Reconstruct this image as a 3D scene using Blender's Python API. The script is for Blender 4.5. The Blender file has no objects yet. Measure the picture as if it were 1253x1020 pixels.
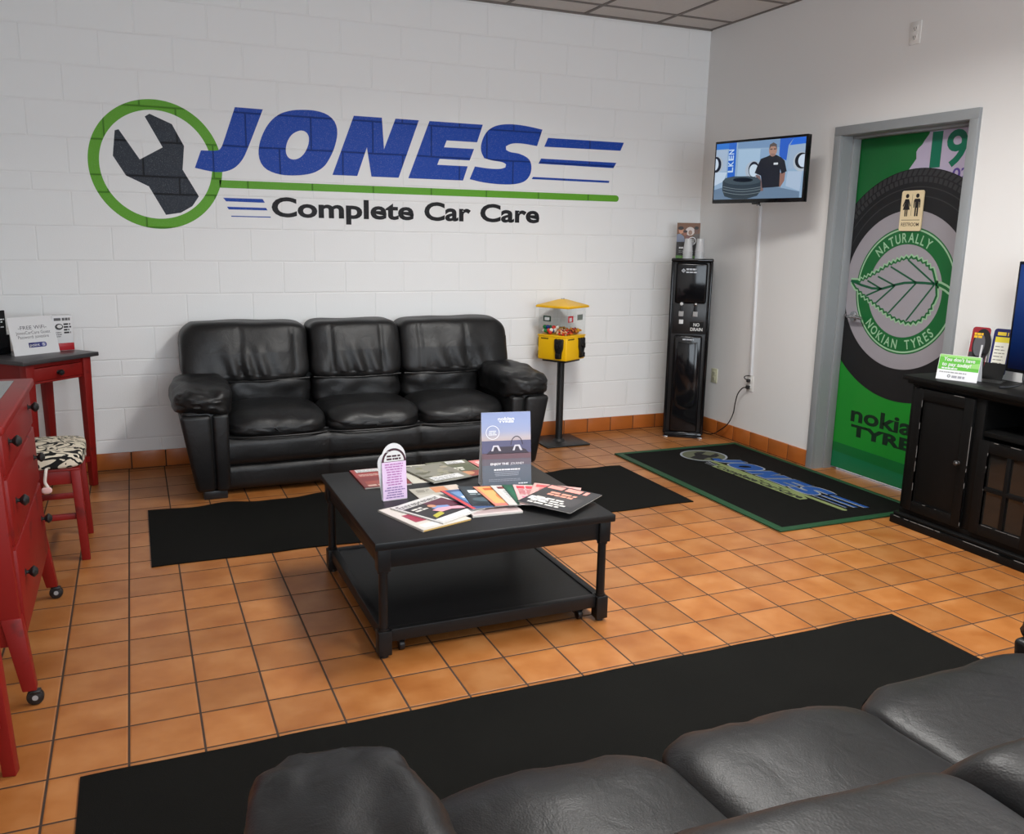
import bpy, bmesh, math, random
from mathutils import Vector, Matrix, noise
random.seed(7)
PI = math.pi
C = bpy.context.scene.collection
R = math.radians

# ------------------------------------------------------------------ helpers
def srgb(r, g, b):
    f = lambda c: (c/255/12.92) if c/255 <= .04045 else ((c/255+.055)/1.055)**2.4
    return (f(r), f(g), f(b), 1)

def mat(name, col, rough=.5, spec=.5, metal=0, coat=0, emit=0, bump=None, vary=0, vscale=6, trans=0, sheen=0):
    """bump = (scale, strength, distance, detail)"""
    m = bpy.data.materials.new(name); m.use_nodes = True
    nt = m.node_tree; b = nt.nodes['Principled BSDF']
    if len(col) == 3: col = (*col, 1)
    b.inputs['Base Color'].default_value = col
    b.inputs['Roughness'].default_value = rough
    b.inputs['Specular IOR Level'].default_value = spec
    b.inputs['Metallic'].default_value = metal
    b.inputs['Coat Weight'].default_value = coat
    b.inputs['Coat Roughness'].default_value = .12
    b.inputs['Transmission Weight'].default_value = trans
    b.inputs['Sheen Weight'].default_value = sheen
    if emit:
        b.inputs['Emission Color'].default_value = col
        b.inputs['Emission Strength'].default_value = emit
    if bump or vary:
        tc = nt.nodes.new('ShaderNodeTexCoord')
    if bump:
        n = nt.nodes.new('ShaderNodeTexNoise'); n.inputs['Scale'].default_value = bump[0]
        n.inputs['Detail'].default_value = bump[3] if len(bump) > 3 else 4
        nt.links.new(tc.outputs['Object'], n.inputs['Vector'])
        bp = nt.nodes.new('ShaderNodeBump'); bp.inputs['Strength'].default_value = bump[1]
        bp.inputs['Distance'].default_value = bump[2]
        nt.links.new(n.outputs['Fac'], bp.inputs['Height'])
        nt.links.new(bp.outputs['Normal'], b.inputs['Normal'])
    if vary:
        n2 = nt.nodes.new('ShaderNodeTexNoise'); n2.inputs['Scale'].default_value = vscale
        n2.inputs['Detail'].default_value = 5
        nt.links.new(tc.outputs['Object'], n2.inputs['Vector'])
        mx = nt.nodes.new('ShaderNodeMix'); mx.data_type = 'RGBA'
        mx.inputs[6].default_value = tuple(max(0, c*(1-vary)) for c in col[:3])+(1,)
        mx.inputs[7].default_value = tuple(min(1, c*(1+vary)) for c in col[:3])+(1,)
        nt.links.new(n2.outputs['Fac'], mx.inputs[0])
        nt.links.new(mx.outputs[2], b.inputs['Base Color'])
    return m

_txt = {}
def text_geo(s, offset=0.0):
    """flat outline of a string in the built-in font: (verts2d, faces), normalised later"""
    k = (s, offset)
    if k in _txt: return _txt[k]
    cu = bpy.data.curves.new('t', 'FONT'); cu.body = s; cu.offset = offset; cu.resolution_u = 4
    ob = bpy.data.objects.new('t', cu); C.objects.link(ob)
    dg = bpy.context.evaluated_depsgraph_get(); dg.update()
    me = bpy.data.meshes.new_from_object(ob.evaluated_get(dg))
    vs = [(v.co.x, v.co.y) for v in me.vertices]; fs = [tuple(p.vertices) for p in me.polygons]
    bpy.data.objects.remove(ob); bpy.data.curves.remove(cu); bpy.data.meshes.remove(me)
    _txt[k] = (vs, fs); return _txt[k]

class Frame:
    """a flat sheet to print on: origin, axes, normal"""
    def __init__(s, o, u, v, n=None, gap=.0004):
        s.o, s.u, s.v = Vector(o), Vector(u), Vector(v)
        s.n = Vector(n) if n else s.u.cross(s.v).normalized(); s.gap = gap
    def at(s, u, v, l=0): return s.o+s.u*u+s.v*v+s.n*(l*s.gap)

def smooth_poly(pts, it=2, ang=40):
    for _ in range(it):
        out = []; n = len(pts)
        for i in range(n):
            a, b, c = Vector(pts[i-1]), Vector(pts[i]), Vector(pts[(i+1) % n])
            d1, d2 = b-a, c-b
            if d1.length < 1e-6 or d2.length < 1e-6: continue
            t = abs(math.degrees(d1.angle(d2)))
            if t > ang: out.append(tuple(b))
            else: out += [tuple(b.lerp(a, .25)), tuple(b.lerp(c, .25))]
        pts = out
    return pts

def clip(pts, x0, x1, y0, y1):
    def cut(P, f, inter):
        o = []
        for i in range(len(P)):
            a, b = P[i-1], P[i]
            if f(b):
                if not f(a): o.append(inter(a, b))
                o.append(b)
            elif f(a): o.append(inter(a, b))
        return o
    def ix(x): return lambda a, b: (x, a[1]+(b[1]-a[1])*(x-a[0])/(b[0]-a[0]))
    def iy(y): return lambda a, b: (a[0]+(b[0]-a[0])*(y-a[1])/(b[1]-a[1]), y)
    P = cut(pts, lambda p: p[0] >= x0, ix(x0)); P = cut(P, lambda p: p[0] <= x1, ix(x1)) if P else P
    P = cut(P, lambda p: p[1] >= y0, iy(y0)) if P else P
    return cut(P, lambda p: p[1] <= y1, iy(y1)) if P else P

def circle(cx, cy, rx, ry=None, n=48, a0=0, a1=2*PI):
    ry = rx if ry is None else ry
    full = abs(a1-a0-2*PI) < 1e-6
    return [(cx+rx*math.cos(a0+(a1-a0)*i/(n if full else n-1)), cy+ry*math.sin(a0+(a1-a0)*i/(n if full else n-1))) for i in range(n)]

class MB:
    """collects shapes into one mesh"""
    def __init__(s): s.bm = bmesh.new(); s.mats = []
    def mi(s, m):
        if m not in s.mats: s.mats.append(m)
        return s.mats.index(m)
    def add(s, tb, m, mtx=None, smooth=True):
        i = s.mi(m)
        if mtx is not None: bmesh.ops.transform(tb, matrix=mtx, verts=tb.verts)
        for f in tb.faces: f.material_index = i; f.smooth = smooth
        me = bpy.data.meshes.new('x'); tb.to_mesh(me); tb.free()
        s.bm.from_mesh(me); bpy.data.meshes.remove(me); return s
    def box(s, x0, x1, y0, y1, z0, z1, m, bev=0, seg=2, mtx=None):
        tb = bmesh.new(); bmesh.ops.create_cube(tb, size=1)
        for v in tb.verts:
            v.co = Vector(((x0+x1)/2+v.co.x*(x1-x0), (y0+y1)/2+v.co.y*(y1-y0), (z0+z1)/2+v.co.z*(z1-z0)))
        if bev: bmesh.ops.bevel(tb, geom=tb.edges[:], offset=bev, segments=seg, affect='EDGES', profile=.5)
        return s.add(tb, m, mtx)
    def hexa(s, bot, top, m, bev=0, seg=2):
        """box between two quads (4 points each)"""
        tb = bmesh.new(); b = [tb.verts.new(p) for p in bot]; t = [tb.verts.new(p) for p in top]
        tb.faces.new(b[::-1]); tb.faces.new(t)
        for i in range(4): tb.faces.new((b[i], b[(i+1) % 4], t[(i+1) % 4], t[i]))
        bmesh.ops.recalc_face_normals(tb, faces=tb.faces[:])
        if bev: bmesh.ops.bevel(tb, geom=tb.edges[:], offset=bev, segments=seg, affect='EDGES', profile=.5)
        return s.add(tb, m)
    def cyl(s, p0, p1, r0, m, r1=None, n=24, bev=0):
        p0, p1 = Vector(p0), Vector(p1); d = p1-p0; r1 = r0 if r1 is None else r1
        tb = bmesh.new()
        bmesh.ops.create_cone(tb, cap_ends=True, segments=n, radius1=r0, radius2=r1, depth=d.length)
        if bev:
            es = [e for e in tb.edges if abs(e.verts[0].co.z-e.verts[1].co.z) < 1e-6]
            bmesh.ops.bevel(tb, geom=es, offset=bev, segments=2, affect='EDGES', profile=.5)
        q = Vector((0, 0, 1)).rotation_difference(d.normalized())
        return s.add(tb, m, Matrix.Translation((p0+p1)/2) @ q.to_matrix().to_4x4())
    def lathe(s, prof, m, mtx=None, n=24):
        tb = bmesh.new(); rings = []
        for r, z in prof:
            if r < 1e-6: rings.append([tb.verts.new((0, 0, z))])
            else: rings.append([tb.verts.new((r*math.cos(2*PI*i/n), r*math.sin(2*PI*i/n), z)) for i in range(n)])
        for a, b in zip(rings, rings[1:]):
            for i in range(n):
                j = (i+1) % n
                vs = [a[0]] if len(a) == 1 else [a[i], a[j]]
                vs += [b[0]] if len(b) == 1 else [b[j], b[i]]
                if len(vs) > 2: tb.faces.new(vs)
        bmesh.ops.recalc_face_normals(tb, faces=tb.faces[:])
        return s.add(tb, m, mtx)
    def tube(s, pts, r, m, n=10, cuts=6):
        P = [Vector(p) for p in pts]; Q = []
        for i in range(len(P)-1):
            a, b, c, d = P[max(i-1, 0)], P[i], P[i+1], P[min(i+2, len(P)-1)]
            for k in range(cuts):
                t = k/cuts
                Q.append(.5*((2*b)+(c-a)*t+(2*a-5*b+4*c-d)*t*t+(3*b-a-3*c+d)*t**3))
        Q.append(P[-1]); tb = bmesh.new(); rings = []; up = Vector((.31, .2, .93))
        for i, q in enumerate(Q):
            t = (Q[min(i+1, len(Q)-1)]-Q[max(i-1, 0)]).normalized()
            e1 = t.cross(up)
            if e1.length < .05: e1 = t.cross(Vector((1, 0, 0)))
            e1.normalize(); e2 = t.cross(e1)
            rings.append([tb.verts.new(q+r*(e1*math.cos(2*PI*k/n)+e2*math.sin(2*PI*k/n))) for k in range(n)])
        for a, b in zip(rings, rings[1:]):
            for k in range(n): tb.faces.new((a[k], a[(k+1) % n], b[(k+1) % n], b[k]))
        tb.faces.new(rings[0][::-1]); tb.faces.new(rings[-1])
        bmesh.ops.recalc_face_normals(tb, faces=tb.faces[:])
        return s.add(tb, m)
    def prism(s, pts, fr, d, m, bev=0, layer=0):
        """outline pts on a Frame, thickened by d against the normal"""
        tb = bmesh.new()
        a = [tb.verts.new(fr.at(u, v, layer)) for u, v in pts]
        b = [tb.verts.new(fr.at(u, v, layer)-fr.n*d) for u, v in pts]
        tb.faces.new(a); tb.faces.new(b[::-1]); n = len(a)
        for i in range(n): tb.faces.new((a[i], b[i], b[(i+1) % n], a[(i+1) % n]))
        bmesh.ops.recalc_face_normals(tb, faces=tb.faces[:])
        if bev: bmesh.ops.bevel(tb, geom=tb.edges[:], offset=bev, segments=2, affect='EDGES', profile=.5)
        return s.add(tb, m)
    def poly(s, fr, pts, m, layer=1):
        if len(pts) < 3: return s
        tb = bmesh.new()
        f = tb.faces.new([tb.verts.new(fr.at(u, v, layer)) for u, v in pts]); f.normal_update()
        if f.normal.dot(fr.n) < 0: f.normal_flip()
        return s.add(tb, m, smooth=False)
    def rect(s, fr, u0, u1, v0, v1, m, layer=1): return s.poly(fr, [(u0, v0), (u1, v0), (u1, v1), (u0, v1)], m, layer)
    def ring(s, fr, outer, inner, m, layer=1):
        tb = bmesh.new(); n = len(outer)
        a = [tb.verts.new(fr.at(u, v, layer)) for u, v in outer]; b = [tb.verts.new(fr.at(u, v, layer)) for u, v in inner]
        for i in range(n):
            f = tb.faces.new((a[i], a[(i+1) % n], b[(i+1) % n], b[i])); f.normal_update()
            if f.normal.dot(fr.n) < 0: f.normal_flip()
        return s.add(tb, m, smooth=False)
    def strip(s, fr, pts, w, m, layer=1):
        n = len(pts); L = []; Rr = []
        for i in range(n):
            t = Vector(pts[min(i+1, n-1)])-Vector(pts[max(i-1, 0)]); t.normalize(); nn = Vector((-t.y, t.x))*w/2
            ww = 1 if not isinstance(w, (list, tuple)) else 1
            L.append(tuple(Vector(pts[i])+nn)); Rr.append(tuple(Vector(pts[i])-nn))
        for i in range(n-1): s.poly(fr, [L[i], Rr[i], Rr[i+1], L[i+1]], m, layer)
        return s
    def text(s, fr, txt, u0, u1, v0, v1, m, layer=1, offset=0., shear=0, rot=0, fit=True, post=None):
        """string fitted to the box u0..u1, v0..v1 (baseline to cap height; descenders hang below)"""
        vs, fs = text_geo(txt, offset)
        if not vs: return s
        xs = [p[0] for p in vs]; x0, x1 = min(xs), max(xs)
        cap = max(p[1] for p in vs); sx = (u1-u0)/max(1e-6, x1-x0); sy = (v1-v0)/cap
        tb = bmesh.new(); V = []
        for x, y in vs:
            u, v = (x-x0)*sx, y*sy; u += shear*v
            if rot:
                c, q = math.cos(rot), math.sin(rot); u, v = u*c-v*q, u*q+v*c
            u, v = u0+u, v0+v
            if post: u, v = post(u, v)
            V.append(tb.verts.new(fr.at(u, v, layer)))
        for f in fs:
            try: g = tb.faces.new([V[i] for i in f])
            except ValueError: continue
            g.normal_update()
            if g.normal.dot(fr.n) < 0: g.normal_flip()
        return s.add(tb, m, smooth=False)
    def words(s, fr, u0, u1, v0, v1, rows, m, layer=2, fill=.55, align='c', seed=1):
        """small print too fine to read: rows of dashes"""
        rn = random.Random(seed); h = (v1-v0)/rows
        for r in range(rows):
            w = (u1-u0)*(rn.uniform(.7, 1)); x = u0 if align == 'l' else (u0+u1-w)/2; e = x+w
            y = v1-(r+1)*h
            while x < e-.002:
                l = min(rn.uniform(.006, .018)*max(.4, h/.008), e-x)
                s.rect(fr, x, x+l*.85, y, y+h*fill, m, layer); x += l
        return s
    def puff(s, cx, cy, cz, hx, hy, hz, m, e=4, cuts=9, f=None, amp=0, fq=6, seed=0, mtx=None):
        """soft cushion: superellipsoid, optional shaping function and wrinkle noise"""
        tb = bmesh.new(); bmesh.ops.create_cube(tb, size=2)
        bmesh.ops.subdivide_edges(tb, edges=tb.edges[:], cuts=cuts, use_grid_fill=True)
        for v in tb.verts:
            p = v.co; k = (abs(p.x)**e+abs(p.y)**e+abs(p.z)**e)**(1/e); q = p/k
            n = Vector((math.copysign(abs(q.x)**(e-1), q.x)/hx, math.copysign(abs(q.y)**(e-1), q.y)/hy, math.copysign(abs(q.z)**(e-1), q.z)/hz)).normalized()
            w = Vector((q.x*hx, q.y*hy, q.z*hz))
            if f: w = w+f(q, n)
            if amp: w = w+n*amp*noise.noise(Vector((w.x*fq+seed*7.3, w.y*fq, w.z*fq)))
            v.co = w+Vector((cx, cy, cz))
        return s.add(tb, m, mtx)
    def build(s, name, parent=None, ang=40, loc=None, rz=0):
        me = bpy.data.meshes.new(name)
        bmesh.ops.remove_doubles(s.bm, verts=s.bm.verts[:], dist=1e-6)
        s.bm.to_mesh(me); s.bm.free()
        for m in s.mats: me.materials.append(m)
        me.set_sharp_from_angle(angle=R(ang))
        o = bpy.data.objects.new(name, me); C.objects.link(o)
        if parent: o.parent = parent
        if loc: o.location = loc
        if rz: o.rotation_euler.z = rz
        return o

def tag(o, label, cat, group=None, kind=None):
    o['label'] = label; o['category'] = cat
    if group: o['group'] = group
    if kind: o['kind'] = kind
    return o
def thing(name, label, cat, loc=(0, 0, 0), rz=0, group=None):
    o = bpy.data.objects.new(name, None); C.objects.link(o); o.empty_display_size = .1
    o.location = loc; o.rotation_euler = (0, 0, rz)
    return tag(o, label, cat, group)
def struct(o, label=None, cat=None):
    o['kind'] = 'structure'
    if label: o['label'] = label
    if cat: o['category'] = cat
    return o
def dup(root, loc, rz, label, group=None):
    r = root.copy(); C.objects.link(r); r.location = loc; r.rotation_euler = (0, 0, rz); r['label'] = label
    if group: r['group'] = group
    def rec(a, b):
        for ch in list(a.children):
            if ch.parent != a: continue
            c = ch.copy(); C.objects.link(c); c.parent = b; rec(ch, c)
    rec(root, r); return r

# ------------------------------------------------------------------ measured room
BX, ZH = -4.4562, .19387          # block joints on the back wall
TT, TX, TY = .209954, -4.24936, -2.38132   # floor tile pitch and joints
CEIL = 3.056

def M_(nt, op, a, b=None, c=None):
    n = nt.nodes.new('ShaderNodeMath'); n.operation = op
    for i, x in enumerate((a, b, c)):
        if x is None: continue
        if isinstance(x, (int, float)): n.inputs[i].default_value = x
        else: nt.links.new(x, n.inputs[i])
    return n.outputs[0]
def mixc(nt, fac, a, b):
    n = nt.nodes.new('ShaderNodeMix'); n.data_type = 'RGBA'
    for i, x in ((0, fac), (6, a), (7, b)):
        if isinstance(x, tuple): n.inputs[i].default_value = x
        elif isinstance(x, (int, float)): n.inputs[i].default_value = x
        else: nt.links.new(x, n.inputs[i])
    return n.outputs[2]

def block_nodes():
    g = bpy.data.node_groups.new('block_joints', 'ShaderNodeTree')
    g.interface.new_socket('Face', in_out='OUTPUT', socket_type='NodeSocketFloat')
    geo = g.nodes.new('ShaderNodeNewGeometry'); sp = g.nodes.new('ShaderNodeSeparateXYZ')
    # joints are not ruler straight: wobble a little
    nz = g.nodes.new('ShaderNodeTexNoise'); nz.inputs['Scale'].default_value = 4; nz.inputs['Detail'].default_value = 2
    g.links.new(geo.outputs['Position'], nz.inputs['Vector'])
    wob = M_(g, 'MULTIPLY', M_(g, 'SUBTRACT', nz.outputs['Fac'], .5), .008)
    g.links.new(geo.outputs['Position'], sp.inputs[0])
    x, z = M_(g, 'ADD', sp.outputs[0], wob), M_(g, 'ADD', sp.outputs[2], wob)
    cnt = None; d = None
    for k in (0, 2, 4, 5, 7, 9, 11, 13, 15, 16, 18, 20, 22, 24, 26, 28):
        lv = ZH+k*.1016
        st = M_(g, 'GREATER_THAN', z, lv); cnt = st if cnt is None else M_(g, 'ADD', cnt, st)
        a = M_(g, 'ABSOLUTE', M_(g, 'SUBTRACT', z, lv)); d = a if d is None else M_(g, 'MINIMUM', d, a)
    half = M_(g, 'MULTIPLY', M_(g, 'MODULO', cnt, 2), .5)
    fx = M_(g, 'ADD', M_(g, 'DIVIDE', M_(g, 'SUBTRACT', x, BX), .4064), half)
    dx = M_(g, 'MULTIPLY', M_(g, 'ABSOLUTE', M_(g, 'SUBTRACT', M_(g, 'FRACT', M_(g, 'ADD', fx, 20.5)), .5)), .4064)
    d = M_(g, 'MINIMUM', d, dx)
    mr = g.nodes.new('ShaderNodeMapRange'); mr.interpolation_type = 'SMOOTHSTEP'
    g.links.new(d, mr.inputs[0]); mr.inputs[1].default_value = .0015; mr.inputs[2].default_value = .0075
    out = g.nodes.new('NodeGroupOutput'); g.links.new(mr.outputs[0], out.inputs[0])
    return g
BLOCK = block_nodes()

def painted_block(name, col, rough=.45, joint=None, speck=0):
    """paint on the block wall: joints and grain as bump, optionally the darker paint lying in the joints"""
    m = mat(name, col, rough, .25); nt = m.node_tree; b = nt.nodes['Principled BSDF']
    g = nt.nodes.new('ShaderNodeGroup'); g.node_tree = BLOCK
    geo = nt.nodes.new('ShaderNodeNewGeometry')
    nz = nt.nodes.new('ShaderNodeTexNoise'); nz.inputs['Scale'].default_value = 130; nz.inputs['Detail'].default_value = 3
    nt.links.new(geo.outputs['Position'], nz.inputs['Vector'])
    h = M_(nt, 'ADD', g.outputs[0], M_(nt, 'MULTIPLY', nz.outputs['Fac'], .22))
    bp = nt.nodes.new('ShaderNodeBump'); bp.inputs['Strength'].default_value = .55; bp.inputs['Distance'].default_value = .004
    nt.links.new(h, bp.inputs['Height']); nt.links.new(bp.outputs[0], b.inputs['Normal'])
    base = col
    if speck:
        s2 = nt.nodes.new('ShaderNodeTexNoise'); s2.inputs['Scale'].default_value = 260; s2.inputs['Detail'].default_value = 1
        nt.links.new(geo.outputs['Position'], s2.inputs['Vector'])
        mr = nt.nodes.new('ShaderNodeMapRange'); nt.links.new(s2.outputs['Fac'], mr.inputs[0])
        mr.inputs[1].default_value = .62; mr.inputs[2].default_value = .72; mr.inputs[4].default_value = speck
        base = mixc(nt, mr.outputs[0], col, (.55, .55, .57, 1))
    if joint:
        base = mixc(nt, g.outputs[0], joint, base)
    if not isinstance(base, tuple): nt.links.new(base, b.inputs['Base Color'])
    return m

def tile_material():
    m = mat('terracotta_tile', (.5, .24, .08), .28, .5); nt = m.node_tree; b = nt.nodes['Principled BSDF']
    geo = nt.nodes.new('ShaderNodeNewGeometry'); sp = nt.nodes.new('ShaderNodeSeparateXYZ'); nt.links.new(geo.outputs['Position'], sp.inputs[0])
    u = M_(nt, 'DIVIDE', M_(nt, 'SUBTRACT', sp.outputs[0], TX), TT); v = M_(nt, 'DIVIDE', M_(nt, 'SUBTRACT', sp.outputs[1], TY), TT)
    du = M_(nt, 'ABSOLUTE', M_(nt, 'SUBTRACT', M_(nt, 'FRACT', M_(nt, 'ADD', u, 100.5)), .5))
    dv = M_(nt, 'ABSOLUTE', M_(nt, 'SUBTRACT', M_(nt, 'FRACT', M_(nt, 'ADD', v, 100.5)), .5))
    d = M_(nt, 'MINIMUM', du, dv)
    gr = nt.nodes.new('ShaderNodeMapRange'); gr.interpolation_type = 'SMOOTHSTEP'; nt.links.new(d, gr.inputs[0])
    gr.inputs[1].default_value = .012; gr.inputs[2].default_value = .021
    cb = nt.nodes.new('ShaderNodeCombineXYZ'); nt.links.new(M_(nt, 'FLOOR', u), cb.inputs[0]); nt.links.new(M_(nt, 'FLOOR', v), cb.inputs[1])
    wn = nt.nodes.new('ShaderNodeTexWhiteNoise'); wn.noise_dimensions = '2D'; nt.links.new(cb.outputs[0], wn.inputs['Vector'])
    # each tile flashes differently: shift the mottling per tile
    off = nt.nodes.new('ShaderNodeVectorMath'); off.operation = 'MULTIPLY_ADD'
    nt.links.new(wn.outputs['Color'], off.inputs[0]); off.inputs[1].default_value = (7, 7, 7); nt.links.new(geo.outputs['Position'], off.inputs[2])
    nz = nt.nodes.new('ShaderNodeTexNoise'); nz.inputs['Scale'].default_value = 7; nz.inputs['Detail'].default_value = 3
    nt.links.new(off.outputs[0], nz.inputs['Vector'])
    rmp = nt.nodes.new('ShaderNodeValToRGB'); nt.links.new(nz.outputs['Fac'], rmp.inputs[0])
    e = rmp.color_ramp.elements
    e[0].position = .3; e[0].color = TILE_A; e[1].position = .72; e[1].color = TILE_C
    n = e.new(.5); n.color = TILE_B
    tint = nt.nodes.new('ShaderNodeHueSaturation'); nt.links.new(rmp.outputs[0], tint.inputs['Color'])
    nt.links.new(M_(nt, 'MULTIPLY_ADD', wn.outputs['Value'], .28, .86), tint.inputs['Value'])
    nt.links.new(mixc(nt, gr.outputs[0], (.035, .018, .010, 1), tint.outputs[0]), b.inputs['Base Color'])
    nt.links.new(M_(nt, 'MULTIPLY_ADD', gr.outputs[0], -.42, .8), b.inputs['Roughness'])
    n2 = nt.nodes.new('ShaderNodeTexNoise'); n2.inputs['Scale'].default_value = 14; nt.links.new(geo.outputs['Position'], n2.inputs['Vector'])
    ed = nt.nodes.new('ShaderNodeMapRange'); ed.interpolation_type = 'SMOOTHSTEP'; nt.links.new(d, ed.inputs[0])
    ed.inputs[1].default_value = .01; ed.inputs[2].default_value = .04
    bp = nt.nodes.new('ShaderNodeBump'); bp.inputs['Strength'].default_value = .35; bp.inputs['Distance'].default_value = .003
    nt.links.new(M_(nt, 'MULTIPLY_ADD', n2.outputs['Fac'], .35, ed.outputs[0]), bp.inputs['Height']); nt.links.new(bp.outputs[0], b.inputs['Normal'])
    return m
TILE_A, TILE_B, TILE_C = srgb(146, 87, 38), srgb(158, 100, 50), srgb(170, 115, 66)

def leather():
    m = mat('black_leather', (.007, .007, .0074), .43, .40); nt = m.node_tree; b = nt.nodes['Principled BSDF']
    tc = nt.nodes.new('ShaderNodeTexCoord')
    n1 = nt.nodes.new('ShaderNodeTexNoise'); n1.inputs['Scale'].default_value = 11; n1.inputs['Detail'].default_value = 3; n1.inputs['Distortion'].default_value = 1.2
    vr = nt.nodes.new('ShaderNodeTexVoronoi'); vr.inputs['Scale'].default_value = 260
    for n in (n1, vr): nt.links.new(tc.outputs['Object'], n.inputs['Vector'])
    bp = nt.nodes.new('ShaderNodeBump'); bp.inputs['Strength'].default_value = .22; bp.inputs['Distance'].default_value = .012
    nt.links.new(n1.outputs['Fac'], bp.inputs['Height'])
    b2 = nt.nodes.new('ShaderNodeBump'); b2.inputs['Strength'].default_value = .25; b2.inputs['Distance'].default_value = .001
    nt.links.new(vr.outputs['Distance'], b2.inputs['Height']); nt.links.new(bp.outputs[0], b2.inputs['Normal'])
    nt.links.new(b2.outputs[0], b.inputs['Normal'])
    return m

def glassy(name, tint=(1, 1, 1, 1), refl=.1, rough=.02):
    m = bpy.data.materials.new(name); m.use_nodes = True; nt = m.node_tree; nt.nodes.remove(nt.nodes['Principled BSDF'])
    t = nt.nodes.new('ShaderNodeBsdfTransparent'); t.inputs[0].default_value = tint
    g = nt.nodes.new('ShaderNodeBsdfGlossy'); g.inputs['Roughness'].default_value = rough
    fr = nt.nodes.new('ShaderNodeLayerWeight'); fr.inputs[0].default_value = .5
    mx = nt.nodes.new('ShaderNodeMixShader')
    nt.links.new(M_(nt, 'ADD', M_(nt, 'MULTIPLY', M_(nt, 'POWER', fr.outputs[1], 4), .45), refl*.2), mx.inputs[0])
    nt.links.new(t.outputs[0], mx.inputs[1]); nt.links.new(g.outputs[0], mx.inputs[2])
    nt.links.new(mx.outputs[0], nt.nodes['Material Output'].inputs[0])
    return m

def damask():
    """black scrolls on cream cushion cloth"""
    m = mat('damask_cloth', (.7, .66, .56), .85, .2); nt = m.node_tree; b = nt.nodes['Principled BSDF']
    tc = nt.nodes.new('ShaderNodeTexCoord')
    n = nt.nodes.new('ShaderNodeTexNoise'); n.inputs['Scale'].default_value = 5; n.inputs['Detail'].default_value = 1.6; n.inputs['Distortion'].default_value = 3.0
    nt.links.new(tc.outputs['Object'], n.inputs['Vector'])
    w = M_(nt, 'SINE', M_(nt, 'MULTIPLY', n.outputs['Fac'], 40))
    nt.links.new(mixc(nt, M_(nt, 'GREATER_THAN', w, .30), srgb(214, 204, 184), (.012, .012, .012, 1)), b.inputs['Base Color'])
    return m

def redwood():
    """red paint rubbed dark at places"""
    m = mat('distressed_red_paint', (.22, .012, .010), .45, .3); nt = m.node_tree; b = nt.nodes['Principled BSDF']
    tc = nt.nodes.new('ShaderNodeTexCoord')
    n = nt.nodes.new('ShaderNodeTexNoise'); n.inputs['Scale'].default_value = 9; n.inputs['Detail'].default_value = 8
    nt.links.new(tc.outputs['Object'], n.inputs['Vector'])
    mr = nt.nodes.new('ShaderNodeMapRange'); nt.links.new(n.outputs['Fac'], mr.inputs[0]); mr.inputs[1].default_value = .62; mr.inputs[2].default_value = .75
    nt.links.new(mixc(nt, mr.outputs[0], (.215, .009, .007, 1), (.06, .008, .006, 1)), b.inputs['Base Color'])
    return m

def blackwood():
    m = mat('black_wood', (.0075, .0075, .008), .42, .35); nt = m.node_tree; b = nt.nodes['Principled BSDF']
    tc = nt.nodes.new('ShaderNodeTexCoord'); mp = nt.nodes.new('ShaderNodeMapping'); mp.inputs['Scale'].default_value = (3, 60, 60)
    n = nt.nodes.new('ShaderNodeTexNoise'); n.inputs['Scale'].default_value = 1; n.inputs['Detail'].default_value = 4
    nt.links.new(tc.outputs['Object'], mp.inputs[0]); nt.links.new(mp.outputs[0], n.inputs['Vector'])
    bp = nt.nodes.new('ShaderNodeBump'); bp.inputs['Strength'].default_value = .12; bp.inputs['Distance'].default_value = .002
    nt.links.new(n.outputs['Fac'], bp.inputs['Height']); nt.links.new(bp.outputs[0], b.inputs['Normal'])
    return m

W = {}
W['wall_block'] = painted_block('white_block_paint', (.84, .845, .84, 1), .5)
W['wall'] = mat('white_wall_paint', (.76, .75, .735), .55, .3, bump=(90, .12, .002))
W['ceil'] = mat('ceiling_panel', (.62, .59, .56), .9, .1, bump=(220, .4, .002), vary=.06, vscale=40)
W['tbar'] = mat('ceiling_grid_metal', (.16, .14, .125), .6)
W['tile'] = tile_material()
W['blue'] = painted_block('blue_paint', srgb(14, 66, 166), .5, joint=srgb(10, 46, 118), speck=.22)
W['green'] = painted_block('green_paint', srgb(96, 164, 40), .5, joint=srgb(66, 122, 28), speck=.12)
W['slate'] = painted_block('slate_paint', srgb(40, 46, 56), .5, joint=srgb(18, 20, 26), speck=.22)
W['ink'] = painted_block('black_paint', srgb(24, 24, 28), .55, joint=srgb(18, 18, 22), speck=.06)
W['leather'] = leather()
W['bwood'] = blackwood()
W['red'] = redwood()
W['damask'] = damask()
W['black'] = mat('black_plastic', (.010, .010, .011), .35, .5)
W['gloss'] = mat('glossy_black_plastic', (.005, .005, .006), .10, .34)
W['matte'] = mat('matte_black', (.012, .012, .012), .8, .2)
W['iron'] = mat('black_iron', (.013, .013, .013), .45, .4, bump=(60, .2, .002))
W['rubber'] = mat('black_rubber_mat', (.0045, .0045, .0038), .9, .12, bump=(420, .6, .0015, 1), vary=.25, vscale=5)
W['edge'] = mat('green_rubber_edge', srgb(24, 66, 38), .6, .4, vary=.2, vscale=8)
W['white'] = mat('white_paper', (.68, .68, .68), .55, .3)
W['card'] = mat('white_card', (.70, .70, .71), .4, .4)
W['plate'] = mat('white_plastic', (.75, .74, .71), .4, .5)
W['ivory'] = mat('ivory_plastic', srgb(206, 204, 176), .4, .5)
W['grey'] = mat('grey_door_paint', srgb(140, 144, 146), .4, .5)
W['steel'] = mat('brushed_steel', (.55, .55, .56), .25, .5, metal=1)
W['glass'] = glassy('clear_glass')
W['acrylic'] = glassy('clear_acrylic', (.985, .99, .99, 1), .05)
W['yellow'] = mat('yellow_plastic', srgb(244, 190, 14), .38, .5)
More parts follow.
